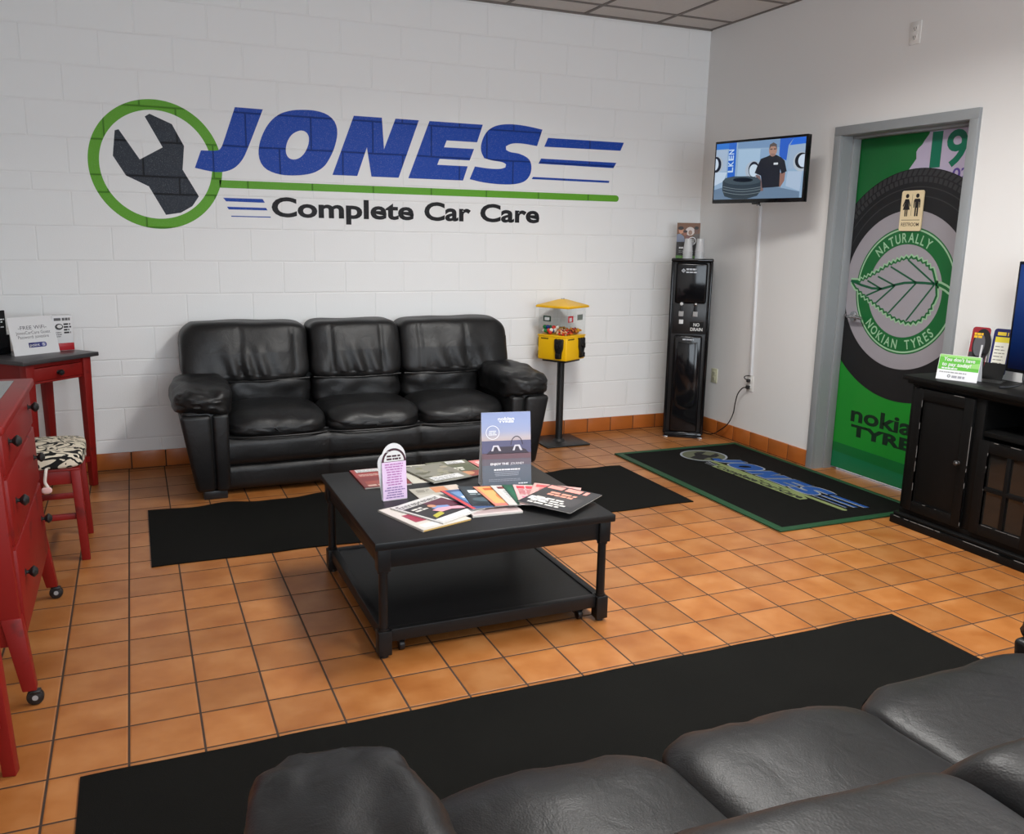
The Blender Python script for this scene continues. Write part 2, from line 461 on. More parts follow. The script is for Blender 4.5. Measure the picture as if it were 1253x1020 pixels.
W['g_mid'] = mat('print_grey', (.32, .32, .32), .5)
def ink(name, r, g, b, rough=.45, emit=0): return mat(name, srgb(r, g, b), rough, .4, emit=emit)

# ------------------------------------------------------------------ room shell
XL, XR, YF = -5.15, 0.0, -7.6
b = MB(); b.box(XL-.15, .6, YF-.15, .15, -.1, 0, W['tile']); o = b.build('floor')
struct(o, 'glossy terracotta square floor tiles with dark grout', 'floor')

b = MB(); b.box(XL, .6, 0, .15, 0, 3.3, W['wall_block']); o = b.build('wall_back')
struct(o, 'white painted concrete block wall behind the long sofa', 'wall')

DY0, DY1, DZ = -1.43, -2.475, 2.21      # outer edges of the door frame
b = MB()
b.box(0, .15, DY0, 0, 0, 3.3, W['wall']); b.box(0, .15, YF, DY1, 0, 3.3, W['wall']); b.box(0, .15, DY1, DY0, DZ, 3.3, W['wall'])
o = b.build('wall_right'); struct(o, 'smooth white wall with the grey framed restroom door', 'wall')
b = MB(); b.box(XL-.15, XL, YF, 0, 0, 3.3, W['wall']); o = b.build('wall_left'); struct(o)

# shop front behind the camera: two wide windows
WN = [(-4.75, -2.75), (-2.45, -.45)]; WZ0, WZ1 = .75, 2.75
b = MB(); xs = [XL-.15]+[x for w in WN for x in w]+[.15]
for i in range(0, len(xs), 2): b.box(xs[i], xs[i+1], YF-.15, YF, 0, 3.3, W['wall'])
for x0, x1 in WN:
    b.box(x0, x1, YF-.15, YF, 0, WZ0, W['wall']); b.box(x0, x1, YF-.15, YF, WZ1, 3.3, W['wall'])
o = b.build('wall_front'); struct(o)
for k, (x0, x1) in enumerate(WN):
    b = MB(); t = .05
    b.box(x0, x0+t, YF-.12, YF-.04, WZ0, WZ1, W['grey']); b.box(x1-t, x1, YF-.12, YF-.04, WZ0, WZ1, W['grey'])
    b.box(x0, x1, YF-.12, YF-.04, WZ0, WZ0+t, W['grey']); b.box(x0, x1, YF-.12, YF-.04, WZ1-t, WZ1, W['grey'])
    b.box((x0+x1)/2-.02, (x0+x1)/2+.02, YF-.11, YF-.05, WZ0, WZ1, W['grey'])
    o = struct(b.build('window_%d' % (k+1)))
    b = MB(); b.box(x0+t, x1-t, YF-.085, YF-.08, WZ0+t, WZ1-t, W['glass']); b.build('pane', o)

# ceiling: lay-in panels on a metal grid
b = MB(); b.box(XL-.15, .15, YF-.15, .15, CEIL, CEIL+.05, W['ceil']); o = b.build('ceiling')
struct(o, 'suspended ceiling of pale panels in a dark metal grid', 'ceiling')
b = MB(); x = -.482
while x > XL: b.box(x-.012, x+.012, YF, 0, CEIL-.006, CEIL+.001, W['tbar']); x -= .6
y = -.272
while y > YF: b.box(XL, 0, y-.012, y+.012, CEIL-.0065, CEIL+.001, W['tbar']); y -= .6
b.box(XL, 0, -.02, 0, CEIL-.012, CEIL+.001, W['tbar']); b.box(-.016, 0, YF, 0, CEIL-.008, CEIL+.001, W['tbar'])
b.build('grid', o)

# tile baseboards
def baseboard(name, along_x, a0, a1, label):
    b = MB(); t = .2055; h = .112; k0 = -1.149 if along_x else -.205
    a = k0
    while a > a0: a -= t
    while a < a1:
        lo, hi = max(a, a0)+.003, min(a+t, a1)-.003
        if hi-lo > .01:
            if along_x: b.box(lo, hi, -.013, 0, .004, h, W['base'], bev=.004)
            else: b.box(-.013, 0, lo, hi, .004, h, W['base'], bev=.004)
        a += t
    if along_x: b.box(a0, a1, -.009, 0, .0, h-.002, W['grout'])
    else: b.box(-.009, 0, a0, a1, .0, h-.002, W['grout'])
    struct(b.build(name), label, 'baseboard')
W['base'] = mat('terracotta_base_tile', srgb(172, 96, 40), .35, .5, vary=.25, vscale=5)
W['grout'] = mat('dark_grout', (.05, .028, .016), .9)
baseboard('baseboard_back', True, XL, -.013, 'row of terracotta base tiles along the block wall')
baseboard('baseboard_right', False, DY0, -.013, 'row of terracotta base tiles under the wall television')
baseboard('baseboard_front', False, YF, DY1, 'row of terracotta base tiles behind the black cabinet')

# ------------------------------------------------------------------ restroom door
LX = .14; leaf_u0, leaf_u1, leaf_v0, leaf_v1 = 1.487, 2.417, .015, 2.158
fr = Frame((LX, 0, 0), (0, -1, 0), (0, 0, 1), (-1, 0, 0))
gA = ink('door_green', 20, 104, 48, .32); gB = ink('door_green_bright', 30, 134, 42, .3); gT = ink('door_teal', 22, 110, 70, .3)
lil = ink('door_lilac', 186, 176, 200); numg = ink('door_number_green', 10, 112, 84); purp = ink('door_purple', 92, 70, 150)
tyre = ink('door_tyre_black', 24, 24, 26); tread = ink('door_tread', 52, 52, 54); disc = ink('door_disc_grey', 152, 148, 154)
rgreen = ink('door_ring_green', 16, 98, 46); pale = ink('door_pale_green', 150, 190, 152); vein = ink('door_vein', 14, 84, 54)
dtext = ink('door_text_dark', 14, 40, 24)
b = MB(); b.box(LX, LX+.045, -leaf_u1, -leaf_u0, leaf_v0, leaf_v1, gA, bev=.001)
cl = lambda P: clip(P, leaf_u0+.002, leaf_u1-.002, leaf_v0+.002, leaf_v1-.002)
b.poly(fr, cl([(1.4, .0), (2.5, 0), (2.5, 1.2), (1.4, 1.2)]), gB, 1)
b.poly(fr, cl([(1.4, 0), (2.5, 0), (2.5, .092), (1.4, .128)]), gT, 2)
b.poly(fr, cl([(1.4, .128), (2.5, .092), (2.5, .165), (1.4, .190)]), gA, 2)
b.poly(fr, cl([(2.035, 2.2), (2.021, 2.127), (1.99, 2.09), (1.978, 2.071), (1.95, 2.05), (1.94, 2.033), (1.945, 1.992), (1.908, 1.946), (1.88, 1.91), (1.9, 1.7), (2.5, 1.7), (2.5, 2.2)]), lil, 2)
b.text(fr, '1', 2.045, 2.118, 1.94, 2.135, numg, 3, offset=.02)
b.text(fr, '9', 2.15, 2.29, 1.94, 2.135, numg, 3, offset=.02)
b.text(fr, '02', 2.21, 2.32, 1.865, 1.925, purp, 3, offset=.02)
b.poly(fr, cl(circle(1.981, 1.242, .697, n=120)), tyre, 4)
for i in range(34):
    a0 = R(38+i*3.3); a1 = a0+R(2.3)
    for r0, r1 in ((.655, .692), (.618, .648)):
        sk = R(1.6) if r0 > .65 else 0
        q = [(1.981+r*math.cos(a+s_), 1.242+r*math.sin(a+s_)) for r, a, s_ in ((r0, a0, sk), (r1, a0, 0), (r1, a1, 0), (r0, a1, sk))]
        b.poly(fr, cl(q), tread, 5)
for rr in (.592, .54): 
    P = circle(1.981, 1.242, rr, n=100, a0=R(25), a1=R(170)); Q = circle(1.981, 1.242, rr-.006, n=100, a0=R(25), a1=R(170))
    for i in range(99): b.poly(fr, cl([P[i], P[i+1], Q[i+1], Q[i]]), tread, 5)
b.poly(fr, cl(circle(1.955, 1.222, .477, n=110)), disc, 6)
cx, cy = 1.957, 1.220; cir = lambda r: circle(cx, cy, r, n=96)
b.ring(fr, cir(.382), cir(.374), rgreen, 7); b.ring(fr, cir(.374), cir(.364), pale, 7); b.ring(fr, cir(.364), cir(.279), rgreen, 7)
def arc_text(s, a_mid, r, h, flip, gap=.007):
    gs = []
    for ch in s:
        if ch == ' ': gs.append((None, .035)); continue
        vs, fs = text_geo(ch, .016); x0 = min(p[0] for p in vs); x1 = max(p[0] for p in vs); cap = .73
        gs.append(((vs, fs, x0, x1), (x1-x0)/cap*h*.78))
    tot = sum(w for _, w in gs)+gap*(len(gs)-1)
    pos = -tot/2
    for g, w in gs:
        m_ = pos+w/2; pos += w+gap
        if g is None: continue
        vs, fs, x0, x1 = g; tb = bmesh.new(); V = []
        for x, y in vs:
            lu = (x-(x0+x1)/2)/.73*h*.78; lv = (y/.73-.5)*h
            if not flip: a = a_mid-m_/r; p = (cx+(r+lv)*math.cos(a)+lu*math.sin(a), cy+(r+lv)*math.sin(a)-lu*math.cos(a))
            else: a = a_mid+m_/r; p = (cx+(r-lv)*math.cos(a)-lu*math.sin(a), cy+(r-lv)*math.sin(a)+lu*math.cos(a))
            V.append(tb.verts.new(fr.at(p[0], p[1], 8)))
        for f in fs:
            g2 = tb.faces.new([V[i] for i in f]); g2.normal_update()
            if g2.normal.dot(fr.n) < 0: g2.normal_flip()
        b.add(tb, pale, smooth=False)
arc_text('NATURALLY', R(98), .320, .058, False, .013)
arc_text('NOKIAN TYRES', R(268), .322, .058, True, .012)
leafP = [(1.526, 1.26), (1.60, 1.262), (1.655, 1.285), (1.733, 1.322), (1.829, 1.376), (1.935, 1.414), (2.009, 1.422), (2.097, 1.394), (2.161, 1.345), (2.191, 1.276),
         (2.203, 1.21), (2.181, 1.150), (2.148, 1.095), (2.092, 1.050), (2.02, 1.033), (1.929, 1.046), (1.858, 1.070), (1.745, 1.126), (1.649, 1.171), (1.575, 1.212)]
lc = Vector((1.90, 1.235))
def leaf_shape(d, jag):
    out = []; n = len(leafP); k = 0
    for i in range(n):
        a, c = Vector(leafP[i]), Vector(leafP[(i+1) % n]); m_ = max(1, round((c-a).length/.017))
        t = (c-a).normalized(); nn = Vector((-t.y, t.x))
        if nn.dot((a+c)/2-lc) < 0: nn = -nn
        stem = (a.x > 2.15 and c.x > 2.15) or i in (0, n-1)
        for j in range(m_):
            p = a.lerp(c, j/m_)+nn*(d+(0 if stem else (jag if k % 2 else -jag))); k += 1
            out.append(tuple(p))
    return out
b.poly(fr, leaf_shape(.017, .008), pale, 9)
stem = [(2.17, 1.277), (2.22, 1.272), (2.26, 1.258), (2.30, 1.236), (2.335, 1.208)]
b.strip(fr, stem, .042, pale, 9)
b.poly(fr, leaf_shape(.006, .009), rgreen, 10); b.strip(fr, stem, .018, rgreen, 10)
b.poly(fr, leaf_shape(-.008, .005), disc, 11)
b.strip(fr, [(1.526, 1.26), (1.62, 1.237), (1.709, 1.222), (1.791, 1.224), (1.89, 1.254), (1.96, 1.27), (2.029, 1.276), (2.11, 1.278), (2.185, 1.276)], .015, vein, 12)
for a, c in [((1.747, 1.298), (1.89, 1.249)), ((1.841, 1.362), (2.045, 1.278)), ((1.968, 1.408), (2.175, 1.279)), ((1.89, 1.249), (1.746, 1.129)), ((2.046, 1.273), (1.858, 1.078)),
             ((2.177, 1.27), (2.001, 1.045)), ((1.791, 1.225), (1.665, 1.172)), ((1.665, 1.268), (1.779, 1.225))]:
    b.strip(fr, [a, c], .011, vein, 12)
b.text(fr, 'nokian', 1.634, 2.25, .357, .457, dtext, 3, offset=.03)
b.text(fr, 'TYRES', 1.645, 2.25, .262, .336, dtext, 3, offset=.045)
door = b.build('door_1'); struct(door, 'green restroom door printed with a tyre and a leaf emblem', 'door')
# frame
b = MB(); g = W['grey']; fw = .055
for y0, y1 in ((DY0-fw, DY0), (DY1, DY1+fw)): b.box(-.022, .02, y0, y1, 0, DZ-fw, g, bev=.0015)
b.box(-.022, .02, DY1, DY0, DZ-fw, DZ, g, bev=.0015)
for y0, y1, s_ in ((DY0-fw-.002, DY0-.02, 1), (DY1+.02, DY1+fw+.002, -1)):
    b.box(.0, .2, y0, y1, 0, DZ-fw, g)
    ys = (y0-.014, y0) if s_ > 0 else (y1, y1+.014); b.box(.075, LX-.004, ys[0], ys[1], 0, DZ-fw, g, bev=.002)
b.box(.0, .2, DY1+fw, DY0-fw, DZ-fw-.002, DZ-.02, g); b.box(.075, LX-.004, DY1+fw, DY0-fw, DZ-fw-.016, DZ-fw-.002, g, bev=.002)
o = b.build('door_frame', door); o['label'] = 'grey painted steel door frame'
# lever handle
b = MB(); s = W['steel']
b.cyl((LX, -1.578, 1.034), (LX-.012, -1.578, 1.034), .033, s, bev=.004); b.cyl((LX-.012, -1.578, 1.034), (LX-.052, -1.578, 1.034), .012, s)
b.tube([(LX-.05, -1.572, 1.034), (LX-.055, -1.60, 1.036), (LX-.052, -1.65, 1.034), (LX-.046, -1.69, 1.03)], .0105, s)
b.cyl((LX-.004, -1.50, 1.034), (LX-.004, -1.512, 1.034), .012, s)
o = b.build('lever_handle', door); o['label'] = 'chrome lever handle'
# restroom plate
cream = ink('sign_cream', 226, 208, 168); pic = ink('sign_black', 26, 22, 22); brown = ink('sign_text', 70, 52, 44)
b = MB(); fs = Frame((LX-.014, 0, 0), (0, -1, 0), (0, 0, 1), (-1, 0, 0))
def rrect(u0, u1, v0, v1, r, n=5):
    P = []
    for cx_, cy_, a in ((u1-r, v0+r, -90), (u1-r, v1-r, 0), (u0+r, v1-r, 90), (u0+r, v0+r, 180)):
        P += [(cx_+r*math.cos(R(a+90*i/n)), cy_+r*math.sin(R(a+90*i/n))) for i in range(n+1)]
    return P
b.prism(rrect(1.880, 2.042, 1.577, 1.811, .014), fs, .007, cream)
def person_pic(u, skirt):
    b.poly(fs, circle(u, 1.780, .0125, n=20), pic, 1)
    if skirt:
        b.poly(fs, [(u-.014, 1.762), (u+.014, 1.762), (u+.030, 1.722), (u+.024, 1.718), (u+.013, 1.742), (u+.026, 1.700), (u+.011, 1.700), (u+.011, 1.662), (u+.002, 1.662), (u+.002, 1.700), (u-.002, 1.700), (u-.002, 1.662), (u-.011, 1.662), (u-.011, 1.700), (u-.026, 1.700), (u-.013, 1.742), (u-.024, 1.718), (u-.030, 1.722)], pic, 1)
    else:
        b.poly(fs, [(u-.018, 1.763), (u+.018, 1.763), (u+.024, 1.752), (u+.024, 1.712), (u+.017, 1.712), (u+.015, 1.745), (u+.013, 1.745), (u+.013, 1.662), (u+.002, 1.662), (u+.002, 1.71), (u-.002, 1.71), (u-.002, 1.662), (u-.013, 1.662), (u-.013, 1.745), (u-.015, 1.745), (u-.017, 1.712), (u-.024, 1.712), (u-.024, 1.752)], pic, 1)
person_pic(1.923, True); person_pic(1.998, False)
b.rect(fs, 1.9595, 1.9615, 1.665, 1.79, brown, 1); b.rect(fs, 1.893, 2.029, 1.639, 1.642, brown, 1)
b.text(fs, 'RESTROOM', 1.896, 2.026, 1.605, 1.625, brown, 1, offset=.01)
o = b.build('restroom_plate', door); o['label'] = 'cream restroom plate with woman and man figures'

# ------------------------------------------------------------------ painted wall logo
LOGO = {
 'wrench': [(-3.995, 2.184), (-3.872, 2.132), (-3.809, 2.007), (-3.825, 1.867), (-3.738, 1.71), (-3.78, 1.649), (-3.849, 1.608), (-3.936, 1.593), (-4.024, 1.76), (-4.148, 1.819), (-4.213, 1.931), (-4.193, 2.077), (-4.171, 2.084), (-4.065, 1.916), (-3.932, 1.993), (-4.022, 2.166)],
 'J': [(-3.499, 2.256), (-3.33, 2.254), (-3.441, 1.988), (-3.474, 1.931), (-3.524, 1.883), (-3.594, 1.86), (-3.662, 1.863), (-3.753, 1.881), (-3.712, 1.987), (-3.615, 1.988), (-3.594, 2.004), (-3.579, 2.035)],
 'O': [(-3.152, 2.262), (-3.07, 2.270), (-3.0, 2.270), (-2.93, 2.255), (-2.882, 2.22), (-2.863, 2.175), (-2.862, 2.12), (-2.888, 2.03), (-2.935, 1.945), (-2.97, 1.91), (-3.03, 1.877), (-3.114, 1.862), (-3.19, 1.858), (-3.255, 1.864), (-3.325, 1.888), (-3.362, 1.935), (-3.369, 2.005), (-3.349, 2.082), (-3.304, 2.168), (-3.238, 2.232)],
 'Oi': [(-3.113, 2.139), (-3.085, 2.142), (-3.062, 2.132), (-3.046, 2.107), (-3.05, 2.057), (-3.078, 1.999), (-3.118, 1.964), (-3.162, 1.957), (-3.19, 1.975), (-3.199, 2.014), (-3.187, 2.068), (-3.157, 2.114)],
 'N': [(-2.752, 2.254), (-2.564, 2.254), (-2.552, 2.054), (-2.471, 2.254), (-2.309, 2.254), (-2.453, 1.874), (-2.64, 1.874), (-2.668, 2.06), (-2.736, 1.874), (-2.901, 1.874)],
 'E': [(-2.234, 2.254), (-1.847, 2.254), (-1.888, 2.135), (-2.111, 2.135), (-2.130, 2.089), (-1.91, 2.089), (-1.942, 2.011), (-2.162, 2.011), (-2.179, 1.971), (-1.956, 1.971), (-1.99, 1.874), (-2.385, 1.874)],
 'S': [(-1.39, 2.249), (-1.429, 2.134), (-1.549, 2.147), (-1.63, 2.142), (-1.67, 2.12), (-1.669, 2.096), (-1.638, 2.081), (-1.566, 2.077), (-1.492, 2.048), (-1.467, 2.001), (-1.474, 1.936), (-1.515, 1.885), (-1.598, 1.862), (-1.706, 1.858), (-1.832, 1.865), (-1.941, 1.885), (-1.903, 1.972), (-1.797, 1.962), (-1.708, 1.963), (-1.672, 1.976), (-1.667, 1.997), (-1.691, 2.012), (-1.78, 2.019), (-1.834, 2.032), (-1.861, 2.078), (-1.856, 2.141), (-1.818, 2.214), (-1.749, 2.257), (-1.642, 2.273), (-1.515, 2.267)],
 'bars': [[(-1.344, 2.195), (-.718, 2.196), (-.745, 2.137), (-1.372, 2.133)], [(-1.395, 2.05), (-.775, 2.049), (-.799, 2.010), (-1.415, 2.014)], [(-1.455, 1.92), (-.829, 1.917), (-.832, 1.902), (-1.466, 1.905)]],
 'small': [[(-3.594, 1.706), (-3.353, 1.706), (-3.339, 1.683), (-3.577, 1.685)], [(-3.574, 1.652), (-3.334, 1.651), (-3.324, 1.636), (-3.563, 1.636)], [(-3.551, 1.597), (-3.308, 1.597), (-3.304, 1.591), (-3.549, 1.591)]],
 'under': [(-3.612, 1.814), (-3.612, 1.767), (-.767, 1.767)]+[(-.765+.023*math.cos(R(a)), 1.790+.023*math.sin(R(a))) for a in range(-80, 81, 20)]+[(-.767, 1.814)],
}
def by_angle(P, n=64):
    c = (sum(p[0] for p in P)/len(P), sum(p[1] for p in P)/len(P)); out = []
    for k in range(n):
        a = 2*PI*k/n; d = Vector((math.cos(a), math.sin(a))); best = None
        for i in range(len(P)):
            p, q = Vector(P[i-1])-Vector(c), Vector(P[i])-Vector(c); e = q-p
            det = d.x*(-e.y)+e.x*d.y
            if abs(det) < 1e-9: continue
            t = (p.x*(-e.y)+e.x*p.y)/det; s_ = (d.x*p.y-d.y*p.x)/det
            if t > 0 and -1e-6 <= s_ <= 1+1e-6 and (best is None or t > best): best = t
        out.append((c[0]+d.x*best, c[1]+d.y*best))
    return out
def name_letters(b, fr, T, m, layer):
    for k in 'JNES': b.poly(fr, [T(p) for p in (smooth_poly(LOGO[k], 2, 42) if k in 'JS' else LOGO[k])], m, layer)
    b.ring(fr, [T(p) for p in by_angle(smooth_poly(LOGO['O'], 2, 60))], [T(p) for p in by_angle(smooth_poly(LOGO['Oi'], 2, 60))], m, layer)
def tagline(b, fr, T, m, layer, off=.03, only=None):
    for i, (s_, u0, u1, cap) in enumerate((('Complete', -3.298, -2.348, 1.722), ('Car', -2.272, -1.93, 1.722), ('Care', -1.859, -1.398, 1.722))):
        if only in (None, i): b.text(fr, s_, u0, u1, 1.601, cap, m, layer, offset=off, post=lambda u, v: T((u, v)))
logo = thing('painted_logo', 'blue and green company logo with a wrench painted on the white block wall', 'wall logo', (-2.5, 0, 0))
lf = Frame((2.5, 0, 0), (1, 0, 0), (0, 0, 1), (0, -1, 0)); I_ = lambda p: p
b = MB(); b.ring(lf, circle(-3.971, 1.888, .380, n=120), circle(-3.971, 1.888, .319, n=120), W['green'], 2); b.build('green_ring', logo)
b = MB(); b.poly(lf, LOGO['wrench'], W['slate'], 2); b.build('wrench', logo)
b = MB(); b.poly(lf, LOGO['under'], W['green'], 2); b.build('underline', logo)
b = MB(); name_letters(b, lf, I_, W['blue'], 4); b.build('name_lettering', logo)
b = MB(); [b.poly(lf, q, W['blue'], 4) for q in LOGO['bars']]; b.build('speed_stripes', logo)
b = MB(); [b.poly(lf, q, W['blue'], 4) for q in LOGO['small']]; b.build('short_stripes', logo)
for k in range(3):
    b = MB(); tagline(b, lf, I_, W['ink'], 4, only=k); b.build('tagline_word', logo)

# ------------------------------------------------------------------ sofas
def make_sofa(label, lean=.045, hy=.140, yb=-.185, ap=(0, 0), ext=0):
    t = thing('leather_sofa', label, 'sofa', (0, 0, 0), 0)
    L = W['leather']
    b = MB(); b.box(-.92, .92, -.74, -.06, .075, .36, L, bev=.02); b.box(-1.0, 1.0, -.14, -.035, .10, .82, L, bev=.035, seg=3); b.build('frame', t)
    b = MB()
    def band(y0, y1, z0, z1, r, seed):
        tb = bmesh.new(); bmesh.ops.create_cube(tb, size=1)
        for v in tb.verts: v.co = Vector((v.co.x*1.74, (y0+y1)/2+v.co.y*(y1-y0), (z0+z1)/2+v.co.z*(z1-z0)))
        bmesh.ops.bevel(tb, geom=[e for e in tb.edges if abs(e.verts[0].co.x-e.verts[1].co.x) > .5], offset=r, segments=5, affect='EDGES', profile=.5)
        for k in range(1, 60):
            bmesh.ops.bisect_plane(tb, geom=tb.verts[:]+tb.edges[:]+tb.faces[:], plane_co=(-.87+k*.029, 0, 0), plane_no=(1, 0, 0))
        for v in tb.verts:
            g = sum(math.exp(-((v.co.x-c)/.016)**2) for c in (-.29, .29))
            v.co.y += .012*g+.006*noise.noise(Vector((v.co.x*5, seed, v.co.z*6)))
        b.add(tb, L)
    band(-.815, -.60, .170, .350, .06, 1); band(-.800, -.60, .026, .180, .045, 5)
    b.build('front_rail', t)
    for i, xc in enumerate((-.578, 0, .578)):
        def f(q, n, i=i):
            w = Vector((0, 0, 0))
            if q.z > 0:
                w.z += .030*(1-q.x**2)*(1-.55*q.y*q.y)
                front = max(0, -q.y-.45)/.55
                w.z -= .045*front**1.5
            if q.y < -.5: w += n*.009*noise.noise(Vector((q.x*4+i*9, q.y*2, q.z*3)))
            return w
        b = MB(); ex = ext if i == 0 else 0; b.puff(xc-ex/2, -.545, .392, .297+ex/2, .272, .072, L, e=4.5, cuts=17, f=f, amp=.010, fq=5, seed=i)
        # welt under the front lip
        b.tube([(xc-.28, -.79, .342), (xc-.15, -.818, .339), (xc+.15, -.818, .339), (xc+.28, -.79, .342)], .006, L, n=8)
        b.build('seat_cushion', t)
    spans = ((-1.075-ext, -.302), (-.298, .298), (.302, 1.075))
    for i, (x0, x1) in enumerate(spans):
        lx0, lx1 = max(x0, -.86), min(x1, .86)
        b = MB()
        def fl(q, n, i=i):
            w = Vector((0, 0, 0))
            if q.y < 0: w += n*.012*noise.noise(Vector((q.x*4+i*5, 1.7, q.z*1.6)))
            return w
        b.puff((lx0+lx1)/2, -.245, .515, (lx1-lx0)/2-.004, .12, .110, L, e=4, cuts=13, f=fl, amp=.010, fq=9, seed=i+4)
        b.build('lumbar_cushion', t)
        hx = (x1-x0)/2; xc = (x0+x1)/2
        def fu(q, n, i=i, hx=hx, xc=xc):
            w = Vector((0, 0, 0))
            w.y += lean*q.z                                    # top leans to the wall
            if q.y < 0:
                X = q.x*hx
                w.y -= .028*(1-q.x**2)*(1-.6*abs(q.z))          # belly
                for s_ in ((-.578-xc)-.15 if i == 0 else (.578-xc)-.15 if i == 2 else -.165, (-.578-xc)+.17 if i == 0 else (.578-xc)+.17 if i == 2 else .165):                         # two stitched vertical seams
                    w.y += .008*math.exp(-((X-s_)/.011)**2)*max(0, 1-abs(q.z)**4)
                low = max(0, .35-q.z)                            # gathers above the lower seam
                ph = noise.noise(Vector((X*3, i*3.1, 0)))*2
                w.y += .012*low*math.sin(X*52+ph*2+q.z*3)*max(0, 1-abs(X)/.30)*max(0, 1.25+q.z if q.z < -.75 else 1)
            if abs(q.x) > .8 and q.z > .3 and ((i == 0 and q.x < 0) or (i == 2 and q.x > 0)): w.z -= .03*(abs(q.x)-.8)/.2
            return w
        b = MB(); b.puff(xc, yb, .766, hx-.001, hy, .184, L, e=6.5, cuts=47, f=fu, amp=.012, fq=5, seed=i)
        a0, a1 = max(-.86, x0+.01), min(.86, x1-.01)
        b.tube([(a0, -.345, .598), ((a0+a1)/2, -.366, .590), (a1, -.345, .598)], .006, L, n=8)
        b.build('back_cushion', t)
    ap0 = ap
    for s_ in (-1, 1):
        ap = ap0
        b = MB(); X = lambda a: s_*(a+(ext if s_ < 0 else 0))
        q = lambda x0, x1, y0, y1, z: [(X(x0), y0, z), (X(x1), y0, z), (X(x1), y1, z), (X(x0), y1, z)]
        b.hexa(q(.862, 1.045, -.845, -.06, .045), q(.862, 1.115, -.870, -.06, .53+ap[0]), L, bev=.035, seg=3)
        b.hexa(q(.872, .945, -.862, -.6, .045), q(.862, .955, -.888, -.6, .50+ap[0]), L, bev=.02, seg=3)
        b.hexa(q(.950, 1.052, -.868, -.6, .048), q(.958, 1.125, -.900, -.6, .50+ap[0]), L, bev=.024, seg=3)
        arm = b.build('arm', t)
        b = MB()
        def fa(q, n):
            w = Vector((0, 0, 0))
            w.z += .03*(q.y*.5+.5) if q.z > 0 else 0          # rises to the back
            if q.y < -.5: w += n*.010*noise.noise(Vector((q.x*5+s_*3, q.y*6, q.z*5)))
            if q.z < 0 and s_*q.x < -.3: w.z -= .05*(-s_*q.x-.3)  # inner edge hangs lower
            return w
        b.puff(X(.99+ap[1]/2), -.575, .562+ap[0], .162+ap[1]/2, .335, .078, L, e=3.4, cuts=15, f=fa, amp=.016, fq=11, seed=s_+2)
        b.build('arm_pad', arm)
    for x in (-.95, .95):
        for y in (-.80, -.12):
            b = MB(); b.box(x-.065, x+.065, y-.045, y+.045, 0, .05, W['black'], bev=.006); b.build('foot', t)
    return t
sofa = make_sofa('black leather three-seat sofa against the white block wall')
sofa.location = (-2.84, -.02, 0)
s2 = make_sofa('black leather sofa in the foreground seen from behind its back', .09, .11, -.115, (-.095, .04), .2); s2.location = (-2.84, -5.355, 0); s2.rotation_euler.z = PI; s2.scale = (1, 1.2, .88)   # a deeper, lower one

# ------------------------------------------------------------------ coffee table
ct = thing('coffee_table', 'low square black coffee table covered with magazines', 'coffee table', (-2.95, -2.615, 0))
bw = W['bwood']; H = .4685
b = MB(); b.box(-.482, .482, -.482, .482, .420, .450, bw, bev=.005); b.build('tabletop', ct)
b = MB()
for s_ in (-1, 1):
    b.box(-.43, .43, s_*.445-.012, s_*.445+.012, .345, .421, bw, bev=.003); b.box(s_*.445-.012, s_*.445+.012, -.43, .43, .345, .421, bw, bev=.003)
b.build('apron', ct)
b = MB(); b.box(-.425, .425, -.425, .425, .088, .100, bw)
for s_ in (-1, 1):
    b.box(-.42, .42, s_*.44-.016, s_*.44+.016, .058, .106, bw, bev=.004); b.box(s_*.44-.016, s_*.44+.016, -.42, .42, .058, .106, bw, bev=.004)
b.build('shelf', ct)
for sx in (-1, 1):
    for sy in (-1, 1):
        x, y = sx*.445, sy*.445; b = MB()
        b.box(x-.024, x+.024, y-.024, y+.024, .335, .421, bw, bev=.004); b.box(x-.025, x+.025, y-.025, y+.025, .012, .106, bw, bev=.004)
        b.cyl((x, y, .095), (x, y, .34), .0175, bw, .0165, n=16); b.cyl((x, y, .106), (x, y, .114), .021, bw, n=16); b.cyl((x, y, .326), (x, y, .335), .021, bw, n=16)
        b.cyl((x, y, 0), (x, y, .014), .016, W['black'], n=16)
        b.build('leg', ct)
        cxx, cyy = sx*.37, sy*.41; b = MB()
        b.cyl((cxx-.010, cyy, .021), (cxx+.010, cyy, .021), .021, W['black'], n=20, bev=.003); b.box(cxx-.016, cxx+.016, cyy-.008, cyy+.008, .035, .06, W['black'], bev=.002)
        b.cyl((cxx, cyy, .055), (cxx, cyy, .09), .006, W['black'], n=10)
        b.build('caster', ct)

